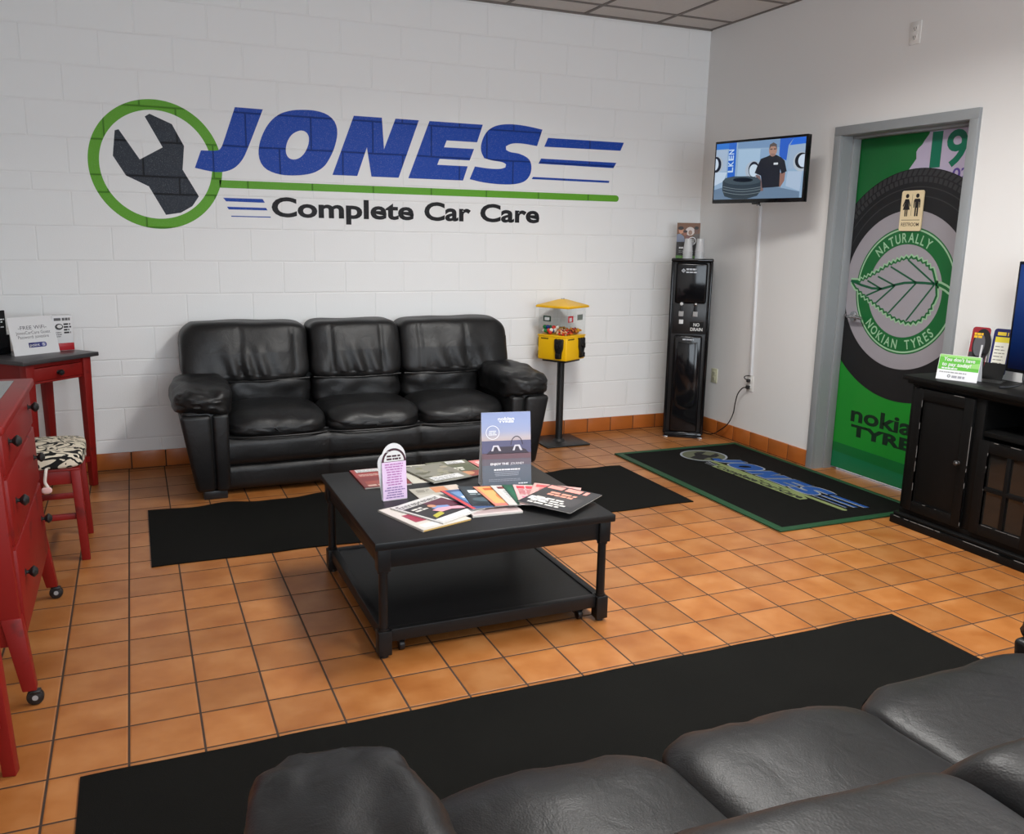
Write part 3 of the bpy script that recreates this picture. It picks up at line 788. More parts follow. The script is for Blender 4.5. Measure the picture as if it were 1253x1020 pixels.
# ---- table-top magazines
TZ = .4503
pg = ink('magazine_page_edges', 214, 210, 202)
cols = {}
def K(r, g, b_):
    k = (r, g, b_)
    if k not in cols: cols[k] = ink('cover_ink_%d_%d_%d' % k, r, g, b_, .3)
    return cols[k]
def magazine(label, TL, ang, w, h, z, cover, art, th=.004, tilt=0, group='magazines on the coffee table', pages=None):
    """TL: top left corner on the table, ang: direction of the top edge; art(b, frame, w, h) prints the cover"""
    a = R(ang); c = Vector((TL[0], TL[1]))+Vector((math.cos(a), math.sin(a)))*w/2-Vector((-math.sin(a), math.cos(a)))*h/2
    b = MB(); b.box(-w/2, w/2, -h/2, h/2, 0, th-.0006, pages or pg, bev=.0004, seg=1)
    b.box(-w/2-.001, w/2+.001, -h/2-.001, h/2+.001, th-.0006, th, K(*cover)); b.box(-w/2-.001, -w/2+.001, -h/2-.001, h/2+.001, 0, th, K(*cover))
    f = Frame((-w/2, -h/2, th), (1, 0, 0), (0, 1, 0), (0, 0, 1)); art(b, f, w, h)
    o = b.build('magazine', None); o.location = (c.x, c.y, z); o.rotation_euler = (0, 0, a)
    if tilt:
        o.rotation_mode = 'XYZ'; o.rotation_euler = (Matrix.Rotation(a, 3, 'Z') @ Matrix.Rotation(tilt, 3, 'Y')).to_euler()
        o.location.z += math.sin(abs(tilt))*w/2
    return tag(o, label, 'magazine', group)
def label_white(b, f, u0, u1, v0, v1, l=4):
    b.rect(f, u0, u1, v0, v1, W['white'], l); b.words(f, u0+.006, u1-.01, v0+.004, v1-.004, 3, K(90, 90, 90), l+1, .35, 'l', int(u0*999))
def art_red(b, f, w, h):
    b.rect(f, .0, w, 0, h*.55, K(120, 40, 40), 1); b.rect(f, .02, w*.6, .04, .09, K(150, 70, 60), 2)
    b.words(f, .02, w-.02, .012, .04, 1, K(206, 172, 160), 2, .8, 'l', 3); b.words(f, .02, w-.03, h*.6, h*.72, 3, K(222, 190, 180), 2, .5, 'l', 4)
    label_white(b, f, .02, .15, h-.055, h-.008)
magazine('dark red magazine at the back corner behind the pink leaflet stand', (-3.305, -2.145), 0, .205, .29, TZ, (150, 52, 50), art_red, th=.007)
def art_cream(b, f, w, h):
    b.rect(f, .05, w-.01, .05, h*.72, K(92, 82, 58), 1); b.poly(f, circle(w*.72, h*.40, .04, .055, 20), K(168, 118, 56), 2)
    b.poly(f, circle(w*.74, h*.42, .018, .03, 16), K(66, 50, 34), 3); b.rect(f, 0, w, h*.74, h*.78, K(180, 176, 160), 2)
    b.rect(f, w*.3, w-.02, .02, .045, K(150, 46, 40), 2); b.words(f, .02, w-.02, h*.86, h*.95, 1, K(60, 60, 56), 2, .8, 'l', 6)
magazine('cream magazine with an animal portrait right of the pink leaflet stand', (-3.088, -2.135), -1, .2, .29, TZ, (196, 192, 178), art_cream, th=.003)
def art_grey(b, f, w, h):
    rn = random.Random(4)
    for i in range(26):
        x, y = rn.uniform(.01, w-.03), rn.uniform(.06, h-.03); c = rn.choice([(124, 124, 96), (150, 146, 128), (92, 92, 74), (168, 160, 140)])
        b.poly(f, circle(x+.01, y, rn.uniform(.01, .022), rn.uniform(.008, .018), 10), K(*c), 1+i*.02)
    label_white(b, f, .02, w-.03, .015, .075)
magazine('camouflage grey magazine overlapping the cream one', (-3.075, -2.205), 13, .2, .275, TZ+.0072, (132, 130, 118), art_grey)
def art_olive(b, f, w, h):
    b.rect(f, .01, w-.01, h*.3, h*.7, K(86, 92, 66), 1); b.rect(f, .0, w, 0, h*.3, K(140, 60, 52), 1)
    b.words(f, .02, w-.02, h*.38, h*.58, 2, K(222, 220, 208), 2, .7, 'l', 8); b.poly(f, circle(w*.6, h*.18, .035, .03, 14), K(206, 150, 110), 2)
    label_white(b, f, w*.45, w-.02, h-.06, h-.012)
magazine('olive and red magazine with two white panels in the back row', (-2.945, -2.135), 2, .2, .28, TZ+.0035, (104, 104, 82), art_olive, th=.0035)
def art_rose(b, f, w, h):
    b.rect(f, .0, w, h*.5, h, K(206, 120, 116), 1); b.rect(f, .02, w*.7, h*.2, h*.42, K(128, 58, 52), 1); b.words(f, .02, w-.02, h*.1, h*.17, 1, K(230, 220, 214), 2, .8, 'l', 5)
    b.words(f, .02, w-.02, h*.75, h*.92, 2, K(240, 226, 222), 2, .6, 'l', 9)
magazine('rose coloured magazine tucked behind the tall journey sign', (-2.735, -2.15), 4, .19, .27, TZ, (186, 96, 90), art_rose)
def art_strip(b, f, w, h):
    b.rect(f, .0, w*.4, h-.09, h, K(168, 164, 152), 1); b.rect(f, w*.42, w*.72, h-.085, h-.004, K(196, 132, 92), 1); b.rect(f, w*.75, w-.004, h-.085, h-.004, K(206, 190, 178), 1)
    b.words(f, .02, w*.38, h-.06, h-.02, 2, K(98, 92, 84), 2, .5, 'l', 2)
magazine('pale magazine with an orange picture, mostly under the white bordered one', (-3.137, -2.512), 2, .215, .27, TZ, (184, 180, 170), art_strip)
def art_under(b, f, w, h):
    b.rect(f, .03, w-.05, h*.3, h*.62, K(150, 40, 66), 1); b.rect(f, .02, .09, .02, .06, W['white'], 1)
magazine('white and red magazine under the white bordered one', (-3.330, -2.752), 18, .222, .300, TZ, (204, 198, 190), art_under, th=.007, pages=ink('yellow_pages', 216, 178, 110))
def art_entre(b, f, w, h):
    b.rect(f, .012, w-.012, .012, h-.055, K(34, 30, 34), 1); b.text(f, 'Entrepreneur', .012, w-.014, h-.047, h-.012, K(26, 26, 28), 1, offset=.01)
    b.rect(f, .012, w-.012, .012, .05, W['white'], 2)
    b.rect(f, w*.5, w-.012, h*.42, h-.055, K(88, 34, 54), 2)
    b.poly(f, circle(w*.50, h*.62, .016, .02, 16), K(196, 140, 110), 4)                      # seated figure in pink trousers
    b.poly(f, [(w*.42, h*.56), (w*.56, h*.60), (w*.72, h*.50), (w*.70, h*.42), (w*.46, h*.44)], K(120, 146, 196), 3)
    b.poly(f, [(w*.34, h*.48), (w*.50, h*.50), (w*.80, h*.36), (w*.88, h*.22), (w*.80, h*.20), (w*.62, h*.33), (w*.40, h*.34)], K(228, 160, 176), 4)
    b.words(f, .03, w*.42, h*.58, h*.74, 2, K(216, 212, 206), 3, .6, 'l', 3); b.poly(f, [(.03, .06), (.09, .075), (.10, .105), (.04, .09)], K(178, 172, 62), 3)
magazine('white bordered magazine showing a seated figure, front left of the table', (-3.283, -2.757), 29, .245, .278, TZ+.0078, (206, 204, 202), art_entre, th=.004)
def art_bottom(b, f, w, h): b.rect(f, .01, w-.01, .02, h-.02, K(170, 150, 150), 1)
magazine('thick pale magazine at the bottom of the front pile', (-2.995, -2.665), -3, .205, .28, TZ, (200, 190, 188), art_bottom, th=.0075)
T_ = .05; FZ = TZ+.0085
def art_blue(b, f, w, h):
    b.rect(f, 0, .018, 0, h, K(196, 60, 66), 1); b.rect(f, .03, w, h*.2, h-.03, K(104, 140, 184), 1); b.words(f, .04, w*.6, h*.55, h*.66, 1, K(226, 232, 240), 2, .8, 'l', 3)
magazine('blue magazine with a red spine, leftmost of the fanned row', (-3.035, -2.630), 8, .2, .275, FZ-.0005, (58, 84, 128), art_blue, th=.0028, tilt=T_)
def art_dark(b, f, w, h):
    b.rect(f, .01, w-.01, .02, h-.02, K(36, 48, 56), 1); b.words(f, .025, w*.7, h-.1, h-.05, 1, K(206, 216, 220), 2, .8, 'l', 4); b.words(f, .025, w*.6, h-.125, h-.108, 1, K(150, 164, 170), 2, .7, 'l', 5)
    b.poly(f, circle(w*.35, h*.3, .05, .03, 14), K(74, 92, 100), 2)
magazine('dark teal magazine overlapping the blue one', (-2.945, -2.592), -8, .2, .275, FZ, (28, 38, 46), art_dark, th=.0028, tilt=T_)
def art_orange(b, f, w, h):
    b.rect(f, .012, w, .02, h-.012, K(224, 170, 104), 1); b.words(f, .03, w*.8, h-.06, h-.02, 1, K(190, 92, 40), 2, .8, 'l', 8); b.poly(f, circle(.08, h*.42, .03, .06, 16), K(200, 120, 70), 2)
    b.rect(f, 0, w, 0, .03, K(226, 120, 108), 2)
magazine('orange yellow magazine in the middle of the fanned row', (-2.888, -2.622), -2, .2, .275, FZ+.001, (214, 136, 108), art_orange, th=.0028, tilt=T_)
def art_white(b, f, w, h):
    b.rect(f, .02, w*.7, h*.3, h-.06, K(206, 206, 204), 1); b.words(f, .02, w-.02, h-.05, h-.012, 1, K(120, 52, 52), 2, .8, 'l', 2); b.words(f, .03, .1, h*.35, h*.75, 5, K(140, 140, 140), 2, .4, 'l', 7)
magazine('pale grey magazine right of the orange yellow one', (-2.815, -2.634), -6, .2, .275, FZ+.002, (200, 196, 192), art_white, th=.0028, tilt=T_)
def art_green(b, f, w, h): b.rect(f, .01, w-.01, .02, h-.04, K(30, 96, 66), 1)
magazine('green magazine between the pale grey and the pink ones', (-2.765, -2.642), -9, .2, .275, FZ+.003, (34, 82, 60), art_green, th=.0028, tilt=T_)
def art_pink(b, f, w, h):
    b.words(f, .012, w-.02, h-.055, h-.012, 1, K(206, 60, 72), 2, .85, 'l', 4); b.words(f, .015, w*.6, h*.5, h*.78, 5, K(190, 84, 96), 2, .5, 'l', 5); b.rect(f, .02, w-.04, .02, h*.42, K(216, 130, 146), 1)
magazine('pink and white magazine on the right of the fanned row', (-2.722, -2.658), -17, .2, .275, FZ+.004, (206, 174, 172), art_pink, th=.0028, tilt=T_)
def art_pink2(b, f, w, h):
    b.words(f, .012, w-.02, h-.055, h-.012, 1, K(214, 84, 88), 2, .85, 'l', 6); b.rect(f, .02, w-.05, .05, h*.6, K(222, 150, 150), 1); b.words(f, .03, w*.5, h*.66, h*.78, 2, K(196, 100, 104), 2, .5, 'l', 7)
magazine('salmon pink magazine half under the dark grey one', (-2.625, -2.668), -32, .2, .275, FZ+.005, (204, 160, 154), art_pink2, th=.0028, tilt=T_)
def art_run(b, f, w, h):
    b.words(f, .008, w-.008, h-.055, h-.008, 1, K(232, 150, 140), 2, .9, 'l', 12); b.rect(f, .01, .09, .06, .10, W['white'], 2); b.words(f, .05, w-.03, h*.52, h*.72, 2, K(220, 150, 130), 2, .7, 'l', 13)
    b.words(f, .03, w-.03, .02, h*.42, 4, K(206, 204, 200), 2, .6, 'l', 14); b.rect(f, w*.4, w*.9, h*.2, h*.6, K(66, 64, 66), 1)
magazine('dark grey magazine with pink headline, nearest the right corner of the table', (-2.572, -2.728), -54, .235, .285, FZ+.0125, (46, 46, 48), art_run, th=.0035, tilt=.03)

# ---- tall tent card with the road trip picture
ts = thing('journey_tent_sign', 'tall printed tent card with a driving picture, standing on the coffee table', 'table sign', (-2.720, -2.566, TZ), R(-9))
sky1, sky2, sky3 = ink('sign_sky', 150, 164, 204), ink('sign_sky_mid', 172, 180, 208), ink('sign_sky_low', 208, 190, 184)
hw = .108; hh = .325; lean = .045
fF = Frame((0, -.045, 0), (1, 0, 0), Vector((0, lean, hh)).normalized()); fF.n = Vector((0, -hh, lean)).normalized()
b = MB(); b.prism([(-hw, 0), (hw, 0), (hw, hh), (-hw, hh)], fF, .0012, W['card'])
gm = mat('sign_sky_print', (.5, .5, .6), .45, .4); nt = gm.node_tree; tcg = nt.nodes.new('ShaderNodeTexCoord'); sg = nt.nodes.new('ShaderNodeSeparateXYZ'); rg = nt.nodes.new('ShaderNodeValToRGB')
nt.links.new(tcg.outputs['Object'], sg.inputs[0]); nt.links.new(M_(nt, 'DIVIDE', sg.outputs[2], hh), rg.inputs[0]); nt.links.new(rg.outputs[0], nt.nodes['Principled BSDF'].inputs['Base Color'])
el = rg.color_ramp.elements; el[0].position = .60; el[0].color = srgb(190, 172, 170); el[1].position = 1; el[1].color = srgb(140, 154, 194)
for p_, c_ in ((.66, (186, 178, 182)), (.74, (158, 166, 196)), (.86, (148, 162, 200))): n_ = el.new(p_); n_.color = srgb(*c_)
b.rect(fF, -hw, hw, .30*hh, hh, gm, 1)
sea, dark, maroon, slate = ink('sign_sea', 92, 92, 122), ink('sign_car', 64, 58, 70), ink('sign_maroon', 108, 84, 92), ink('sign_slate', 98, 106, 118)
b.rect(fF, -hw, hw, .46*hh, .625*hh, sea, 3); b.rect(fF, -hw, hw, 0, .30*hh, slate, 3); b.rect(fF, -hw, hw, .30*hh, .40*hh, ink('sign_grey_mauve', 104, 98, 108), 3)
b.rect(fF, -hw, hw, .385*hh, .46*hh, maroon, 4); b.poly(fF, [(-.09, .45*hh), (.10, .45*hh), (.085, .50*hh), (.05, .545*hh), (-.05, .545*hh), (-.075, .49*hh)], dark, 4)
for u in (-.046, .048):                                        # two seat backs
    b.poly(fF, [(u-.022, .49*hh), (u-.012, .565*hh), (u+.010, .565*hh), (u+.022, .49*hh), (u+.012, .49*hh), (u+.004, .545*hh), (u-.008, .545*hh), (u-.013, .49*hh)], ink('sign_seat', 206, 204, 212), 6)
P, Q = circle(.045, .565*hh, .027, .038, 40, 0, PI), circle(.045, .565*hh, .0235, .034, 40, 0, PI)
for i in range(39): b.poly(fF, [P[i], P[i+1], Q[i+1], Q[i]], dark, 6)
b.rect(fF, -hw, hw, 0, .028*hh, ink('sign_green_edge', 118, 168, 104), 5)
wh = ink('sign_white', 236, 238, 242)
b.text(fF, 'nokian', -.036, .036, .895*hh, .935*hh, wh, 4, offset=.03); b.text(fF, 'TYRES', -.034, .034, .862*hh, .887*hh, wh, 4, offset=.05)
b.ring(fF, circle(-.06, .735*hh, .030, n=40), circle(-.06, .735*hh, .0272, n=40), wh, 6); b.words(fF, -.08, -.04, .70*hh, .77*hh, 3, wh, 6, .5, 'c', 4)
b.text(fF, 'ENJOY THE', -.072, .008, .305*hh, .333*hh, wh, 6, offset=.035); b.text(fF, 'JOURNEY', .016, .076, .305*hh, .333*hh, wh, 6, offset=-.005)
b.words(fF, -.074, .076, .232*hh, .255*hh, 1, wh, 6, .8, 'c', 3); b.words(fF, -.068, .068, .16*hh, .228*hh, 4, ink('sign_small', 170, 176, 186), 6, .35, 'c', 9)
b.words(fF, -.08, .08, .09*hh, .13*hh, 2, ink('sign_small2', 150, 156, 166), 6, .35, 'l', 10); b.words(fF, .05, .10, .045*hh, .065*hh, 1, wh, 6, .7, 'l', 11)
b.build('front_panel', ts)
b = MB(); fB = Frame((0, .045, 0), (1, 0, 0), Vector((0, -lean, hh)).normalized()); fB.n = Vector((0, hh, lean)).normalized()
b.prism([(-hw, 0), (hw, 0), (hw, hh), (-hw, hh)], fB, .0012, W['card']); b.box(-hw, hw, -.044, .044, 0, .0012, W['card']); b.build('back_panel', ts)

# ---- small leaflet stand with rounded head
ls = thing('leaflet_stand', 'small white stand with an arched head and pink printed text on the coffee table', 'table sign', (-3.226, -2.612, TZ), R(6))
pk, maroon2, plum = ink('leaflet_pink', 222, 196, 226), ink('leaflet_maroon', 62, 26, 40), ink('leaflet_text', 172, 104, 168)
def arch(w, h, r): return [(-w, 0), (w, 0), (w, h)]+[(w*math.cos(R(a)), h+r*math.sin(R(a))) for a in range(10, 180, 10)]+[(-w, h)]
f1 = Frame((0, -.010, 0), (1, 0, 0), Vector((0, .02, .24)).normalized()); f1.n = Vector((0, -.24, .02)).normalized()
b = MB(); w = .052; b.prism(arch(w, .172, .062), f1, .001, W['card'])
b.rect(f1, -w, w, .002, .172, pk, 1); b.poly(f1, [(-w, .158)]+[(-w*math.cos(R(a)), .158+.055*math.sin(R(a))) for a in range(0, 181, 10)], maroon2, 2)
b.poly(f1, [(-.043, .160)]+[(-.043*math.cos(R(a)), .160+.044*math.sin(R(a))) for a in range(0, 181, 10)], W['white'], 3)
b.words(f1, -.034, .034, .166, .19, 2, maroon2, 4, .6, 'c', 5)
b.words(f1, -.042, .042, .062, .156, 9, plum, 3, .42, 'c', 6); b.words(f1, -.044, .044, .010, .060, 5, ink('leaflet_text2', 120, 92, 150), 3, .4, 'c', 8)
b.build('front_panel', ls)
b = MB(); f2 = Frame((0, .010, 0), (1, 0, 0), Vector((-.028, -.004, .24)).normalized()); f2.n = Vector((0, 1, 0))
b.prism(arch(w*.98, .150, .052), f2, .001, W['card']); b.box(-w, w, -.010, .010, 0, .001, W['card']); b.build('back_panel', ls)

# ------------------------------------------------------------------ floor mats
def runner(label, x0, x1, y0, y1, wav, z=.0):
    b = MB(); tb = bmesh.new(); n, m_ = 90, 6; top = []; bot = []
    for i in range(n+1):
        x = x0+(x1-x0)*i/n; e0 = wav*(.25*math.sin(x*9+1)+.5*noise.noise(Vector((x*3, y0, 3)))); e1 = wav*(.42*math.sin(x*11.5+.8*math.sin(x*3))+.7*noise.noise(Vector((x*3, y1, 9)))+.25*math.sin(x*23))
        T_r, B_r = [], []
        for j in range(m_+1):
            t = j/m_; y = (y0+e0)*(1-t)+(y1+e1)*t; ed = abs(t-.5)*2
            lift = max(0, wav*.10*noise.noise(Vector((x*5, t*3, 2))))*ed**3
            T_r.append(tb.verts.new((x, y, z+.006+lift))); B_r.append(tb.verts.new((x, y, z+.0004+lift)))
        top.append(T_r); bot.append(B_r)
    for i in range(n):
        for j in range(m_):
            tb.faces.new((top[i][j], top[i+1][j], top[i+1][j+1], top[i][j+1])); tb.faces.new((bot[i][j+1], bot[i+1][j+1], bot[i+1][j], bot[i][j]))
        for j in (0, m_): tb.faces.new((top[i][j], bot[i][j], bot[i+1][j], top[i+1][j]))
    for i in (0, n):
        for j in range(m_): tb.faces.new((top[i][j], top[i][j+1], bot[i][j+1], bot[i][j]))
    bmesh.ops.recalc_face_normals(tb, faces=tb.faces[:])
    b.add(tb, W['rubber']); return tag(b.build('floor_runner'), label, 'floor mat')
runner('wavy edged black runner on the tiles between sofa and coffee table', -4.155, -1.215, -1.85, -.975, .035)
runner('straight edged black runner on the tiles in front of the foreground sofa', -4.375, -1.346, -4.37, -3.458, .004)

jm = thing('logo_floor_mat', 'black floor mat with green edge and blue company logo before the restroom door', 'floor mat', (-.56, -1.585, 0))
b = MB(); b.box(-.53, .50, -.875, .875, 0, .007, W['rubber'], bev=.002); b.build('mat_field', jm)
b = MB()
for x0, x1, y0, y1 in ((-.535, -.485, -.835, .845), (.475, .505, -.835, .845), (-.535, .505, -.88, -.835), (-.535, .505, .845, .88)): b.box(x0, x1, y0, y1, .001, .012, W['edge'], bev=.004, seg=3)
b.build('mat_border', jm)
mb_, mw, mg, mo = ink('mat_blue', 20, 70, 138, .9), ink('mat_white', 138, 144, 152, .9), ink('mat_green', 118, 130, 82, .9), ink('mat_olive', 88, 92, 72, .9)
mk = ink('mat_black', 20, 20, 20, .8)
fm = Frame((.56, 1.585, .0075), (1, 0, 0), (0, 1, 0), (0, 0, 1), gap=.0003)
def TM(p):
    X, Z = p; y = -1.158-(X+3.499)*.414; x = -.355+(Z-2.255)*.42-(y+1.158)*.05
    return (x, y)
b = MB()
def outline(P, w, m, l):
    Q = [TM(p) for p in P]; b.strip(fm, Q+[Q[0], Q[1]], w, m, l)
for k in 'JONES': outline(smooth_poly(LOGO[k], 2, 42) if k in 'JOS' else LOGO[k], .024, mw, 1)
for q in LOGO['bars']: outline(q, .018, mw, 1)
outline(LOGO['under'], .014, mg, 1)
for s_, u0, u1 in (('Complete', -3.298, -2.348), ('Car', -2.272, -1.93), ('Care', -1.859, -1.398)):
    P = [(u0-.04, 1.57), (u1+.04, 1.57), (u1+.05, 1.70), (u1-.1, 1.755), (u0-.02, 1.755), (u0-.06, 1.70)]
    b.poly(fm, [TM(p) for p in P], mg, 2)
b.poly(fm, [TM(p) for p in LOGO['under']], mg, 3)
b.ring(fm, [TM(p) for p in circle(-3.971, 1.888, .385, n=80)], [TM(p) for p in circle(-3.971, 1.888, .350, n=80)], mw, 2)
b.poly(fm, [TM(p) for p in circle(-3.971, 1.888, .355, n=80)], mo, 1); b.poly(fm, [TM(p) for p in LOGO['wrench']], mk, 3)
for q in LOGO['small']: b.poly(fm, [TM(p) for p in q], mw, 3)
name_letters(b, fm, TM, mb_, 4)
for q in LOGO['bars']: b.poly(fm, [TM(p) for p in q], mb_, 4)
tagline(b, fm, TM, mk, 5)
b.build('mat_logo', jm)

# ------------------------------------------------------------------ candy machine
cm = thing('candy_machine', 'yellow bulk candy vending machine on a black pedestal right of the sofa', 'candy machine', (-1.297, -.222, 0))
RZ = R(30); rot = Matrix.Rotation(RZ, 4, 'Z'); Y = W['yellow']
b = MB(); b.box(-.175, .175, -.175, .175, .003, .012, W['iron'], bev=.003); b.cyl((0, 0, .012), (0, 0, .03), .05, W['iron'], .034); b.build('base_plate', cm)
b = MB(); b.cyl((0, 0, .02), (0, 0, .615), .027, W['iron'], n=28); b.build('pole', cm)
b = MB(); b.box(-.10, .10, -.10, .10, .613, .629, W['iron'], bev=.004, mtx=rot); b.build('mounting_plate', cm)
hb = .124
b = MB(); b.box(-hb, hb, -hb, hb, .629, .800, Y, bev=.008, seg=3, mtx=rot); b.box(-hb-.003, hb+.003, -hb-.003, hb+.003, .797, .808, Y, bev=.003, mtx=rot)
for k in range(4):
    m4 = Matrix.Rotation(RZ+k*PI/2, 4, 'Z'); f = Frame(m4 @ Vector((0, -hb-.0005, 0)), m4.to_3x3() @ Vector((1, 0, 0)), (0, 0, 1)); f.n = m4.to_3x3() @ Vector((0, -1, 0))
    b.words(f, -.105, -.02, .778, .788, 1, W['matte'], 2, .9, 'c', k); b.words(f, .02, .105, .778, .788, 1, W['matte'], 2, .9, 'c', k+5)
body = b.build('cabinet_body', cm)
for k in range(4):
    m4 = Matrix.Rotation(RZ+k*PI/2, 4, 'Z'); b = MB(); x0 = .066
    ff = Frame((0, -hb-.018, 0), (1, 0, 0), (0, 0, 1)); ff.n = Vector((0, -1, 0))
    P = [(x0-.024, .69), (x0-.034, .72), (x0-.036, .78), (x0-.026, .789), (x0-.012, .781), (x0+.012, .781), (x0+.026, .789), (x0+.036, .78), (x0+.034, .72), (x0+.024, .69), (x0+.020, .645), (x0-.022, .642)]
    tb = MB(); tb.prism(P, ff, .0185, W['black'], bev=.002); tb.cyl((x0, -hb-.018, .735), (x0, -hb-.030, .735), .018, W['black'], n=20); tb.box(x0-.005, x0+.005, -hb-.040, -hb-.028, .718, .752, W['black'], bev=.002)
    tb.box(x0-.018, x0+.018, -hb-.030, -hb-.015, .648, .682, W['black'], bev=.003)
    bmesh.ops.transform(tb.bm, matrix=m4, verts=tb.bm.verts); tb.build('coin_mechanism', cm)
b = MB()
for k in range(4):
    m4 = Matrix.Rotation(RZ+k*PI/2, 4, 'Z'); b.box(-hb+.004, hb-.004, -hb+.002, -hb+.004, .808, 1.012, W['acrylic'], mtx=m4)
    b.box(-hb, -hb+.007, -hb, -hb+.007, .808, 1.012, W['acrylic'], mtx=m4)
b.build('clear_windows', cm)
b = MB()
for k in range(2):
    b.box(-hb+.006, hb-.006, -.001, .001, .808, 1.010, W['acrylic'], mtx=Matrix.Rotation(RZ+k*PI/2, 4, 'Z'))
m4 = rot; cc = [ink('sticker_green', 40, 64, 48), ink('sticker_red', 196, 34, 44), ink('sticker_grey', 128, 134, 126)]
for (axis, a0, a1, z0, z1, c) in (('x', .085, .02, .905, .945, 0), ('y', -.10, -.035, .905, .95, 1), ('y', .02, .09, .915, .955, 2)):
    if axis == 'x': b.box(-hb+.006, -hb+.0075, a1, a0, z0, z1, cc[c], mtx=m4); b.box(-hb+.005, -hb+.006, a1+.012, a0-.012, z0+.008, z1-.01, W['white'], mtx=m4)
    else: b.box(a0, a1, -hb+.006, -hb+.0075, z0, z1, cc[c], mtx=m4); b.box(a0+.014, a1-.02, -hb+.005, -hb+.006, z0+.006, z1-.012, W['white'] if c == 1 else cc[2], mtx=m4)
b.build('dividers', cm)
b = MB(); h2 = hb+.018
tb = bmesh.new(); lo = [tb.verts.new((sx*h2, sy*h2, 1.004)) for sx, sy in ((-1, -1), (1, -1), (1, 1), (-1, 1))]; up = [tb.verts.new((sx*h2, sy*h2, 1.018)) for sx, sy in ((-1, -1), (1, -1), (1, 1), (-1, 1))]
tp = [tb.verts.new((sx*.02, sy*.02, 1.062)) for sx, sy in ((-1, -1), (1, -1), (1, 1), (-1, 1))]
tb.faces.new(lo[::-1]); tb.faces.new(tp)
for A_, B_ in ((lo, up), (up, tp)):
    for i in range(4): tb.faces.new((A_[i], A_[(i+1) % 4], B_[(i+1) % 4], B_[i]))
bmesh.ops.recalc_face_normals(tb, faces=tb.faces[:]); bmesh.ops.bevel(tb, geom=tb.edges[:], offset=.004, segments=2, affect='EDGES')
b.add(tb, Y, rot); lid = b.build('lid', cm)
b = MB(); b.cyl((0, 0, 1.058), (0, 0, 1.068), .012, W['steel'], n=16, bev=.002); b.build('lock', lid)
# loose candy heaped in the four compartments
b = MB(); rn = random.Random(5)
cand = [[ink('candy_blue', 36, 58, 140), ink('candy_white', 232, 226, 214), ink('candy_green', 24, 118, 60), ink('candy_red', 206, 50, 34)], [ink('candy_red2', 206, 44, 36), ink('candy_orange', 228, 120, 44), ink('candy_pale', 226, 190, 150), ink('candy_maroon', 120, 30, 30)],
        [ink('candy_gold', 214, 160, 40), ink('candy_brown', 110, 50, 30), ink('candy_red3', 190, 40, 40), ink('candy_orange2', 222, 130, 50)], [ink('candy_yellow', 222, 180, 60), ink('candy_olive', 120, 110, 50), ink('candy_brown2', 90, 44, 28), ink('candy_amber', 210, 140, 40)]]
for q, (sx, sy) in enumerate(((-1, 1), (-1, -1), (1, -1), (1, 1))):
    big = q == 0; r = .015 if big else .0085; n_ = 34 if big else 110
    for i in range(n_):
        x, y = sx*rn.uniform(.006+r, hb-.008-r), sy*rn.uniform(.006+r, hb-.008-r); z = .808+r+rn.uniform(0, .040)*(1 if big else .75)
        tb = bmesh.new(); bmesh.ops.create_icosphere(tb, subdivisions=2 if big else 1, radius=r); b.add(tb, rn.choice(cand[q]), rot @ Matrix.Translation((x, y, z)))
o = b.build('loose_candy'); o.location = cm.location; tag(o, 'mixed coloured candy heaped behind the clear windows of the yellow machine', 'candy', kind='stuff')

# ------------------------------------------------------------------ water cooler
wc = thing('water_cooler', 'tall glossy black water cooler standing in the corner', 'water cooler', (-.24, -.285, 0), R(-35))
G = W['gloss']; hwc, hd, HC = .152, .15, 1.36
b = MB(); b.box(-hwc, hwc, -hd+.03, hd, .02, HC-.018, W['black'], bev=.012, seg=3)
b.box(-hwc, -hwc+.022, -hd, -hd+.06, .03, HC-.02, G, bev=.008, seg=3); b.box(hwc-.022, hwc, -hd, -hd+.06, .03, HC-.02, G, bev=.008, seg=3)
b.box(-hwc-.002, hwc+.002, -hd-.004, hd+.002, HC-.022, HC, G, bev=.006, seg=3); b.build('cabinet_body', wc)
b = MB(); b.box(-.115, .115, -hd+.004, -hd+.05, 1.03, HC-.03, G, bev=.016, seg=4)
f = Frame((0, -hd+.0035, 0), (1, 0, 0), (0, 0, 1)); f.n = Vector((0, -1, 0)); sil = ink('cooler_silver_print', 190, 194, 200)
b.poly(f, [(-.078, 1.272), (-.062, 1.288), (-.046, 1.272), (-.062, 1.256)], sil, 1); b.ring(f, circle(-.062, 1.272, .007, n=16), circle(-.062, 1.272, .004, n=16), W['matte'], 2)
b.words(f, -.042, .055, 1.276, 1.292, 1, sil, 1, .8, 'l', 3); b.words(f, -.042, .05, 1.256, 1.270, 1, sil, 1, .7, 'l', 5)
b.build('upper_panel', wc)
b = MB(); b.box(-.125, .125, -hd+.024, -hd+.05, .80, 1.03, W['black'], bev=.004)
f2_ = Frame((0, -hd+.0235, 0), (1, 0, 0), (0, 0, 1)); f2_.n = Vector((0, -1, 0))
b.box(-.075, -.043, -hd+.020, -hd+.026, .875, .907, W['white'], bev=.001); b.box(.005, .108, -hd+.020, -hd+.026, .815, .893, W['matte'], bev=.001)
f3 = Frame((0, -hd+.0195, 0), (1, 0, 0), (0, 0, 1)); f3.n = Vector((0, -1, 0)); gw = ink('cooler_text', 206, 206, 204)
b.text(f3, 'NO', .033, .078, .860, .884, gw, 1, offset=.03); b.text(f3, 'DRAIN', .012, .102, .825, .849, gw, 1, offset=.03)
b.build('dispensing_bay', wc)
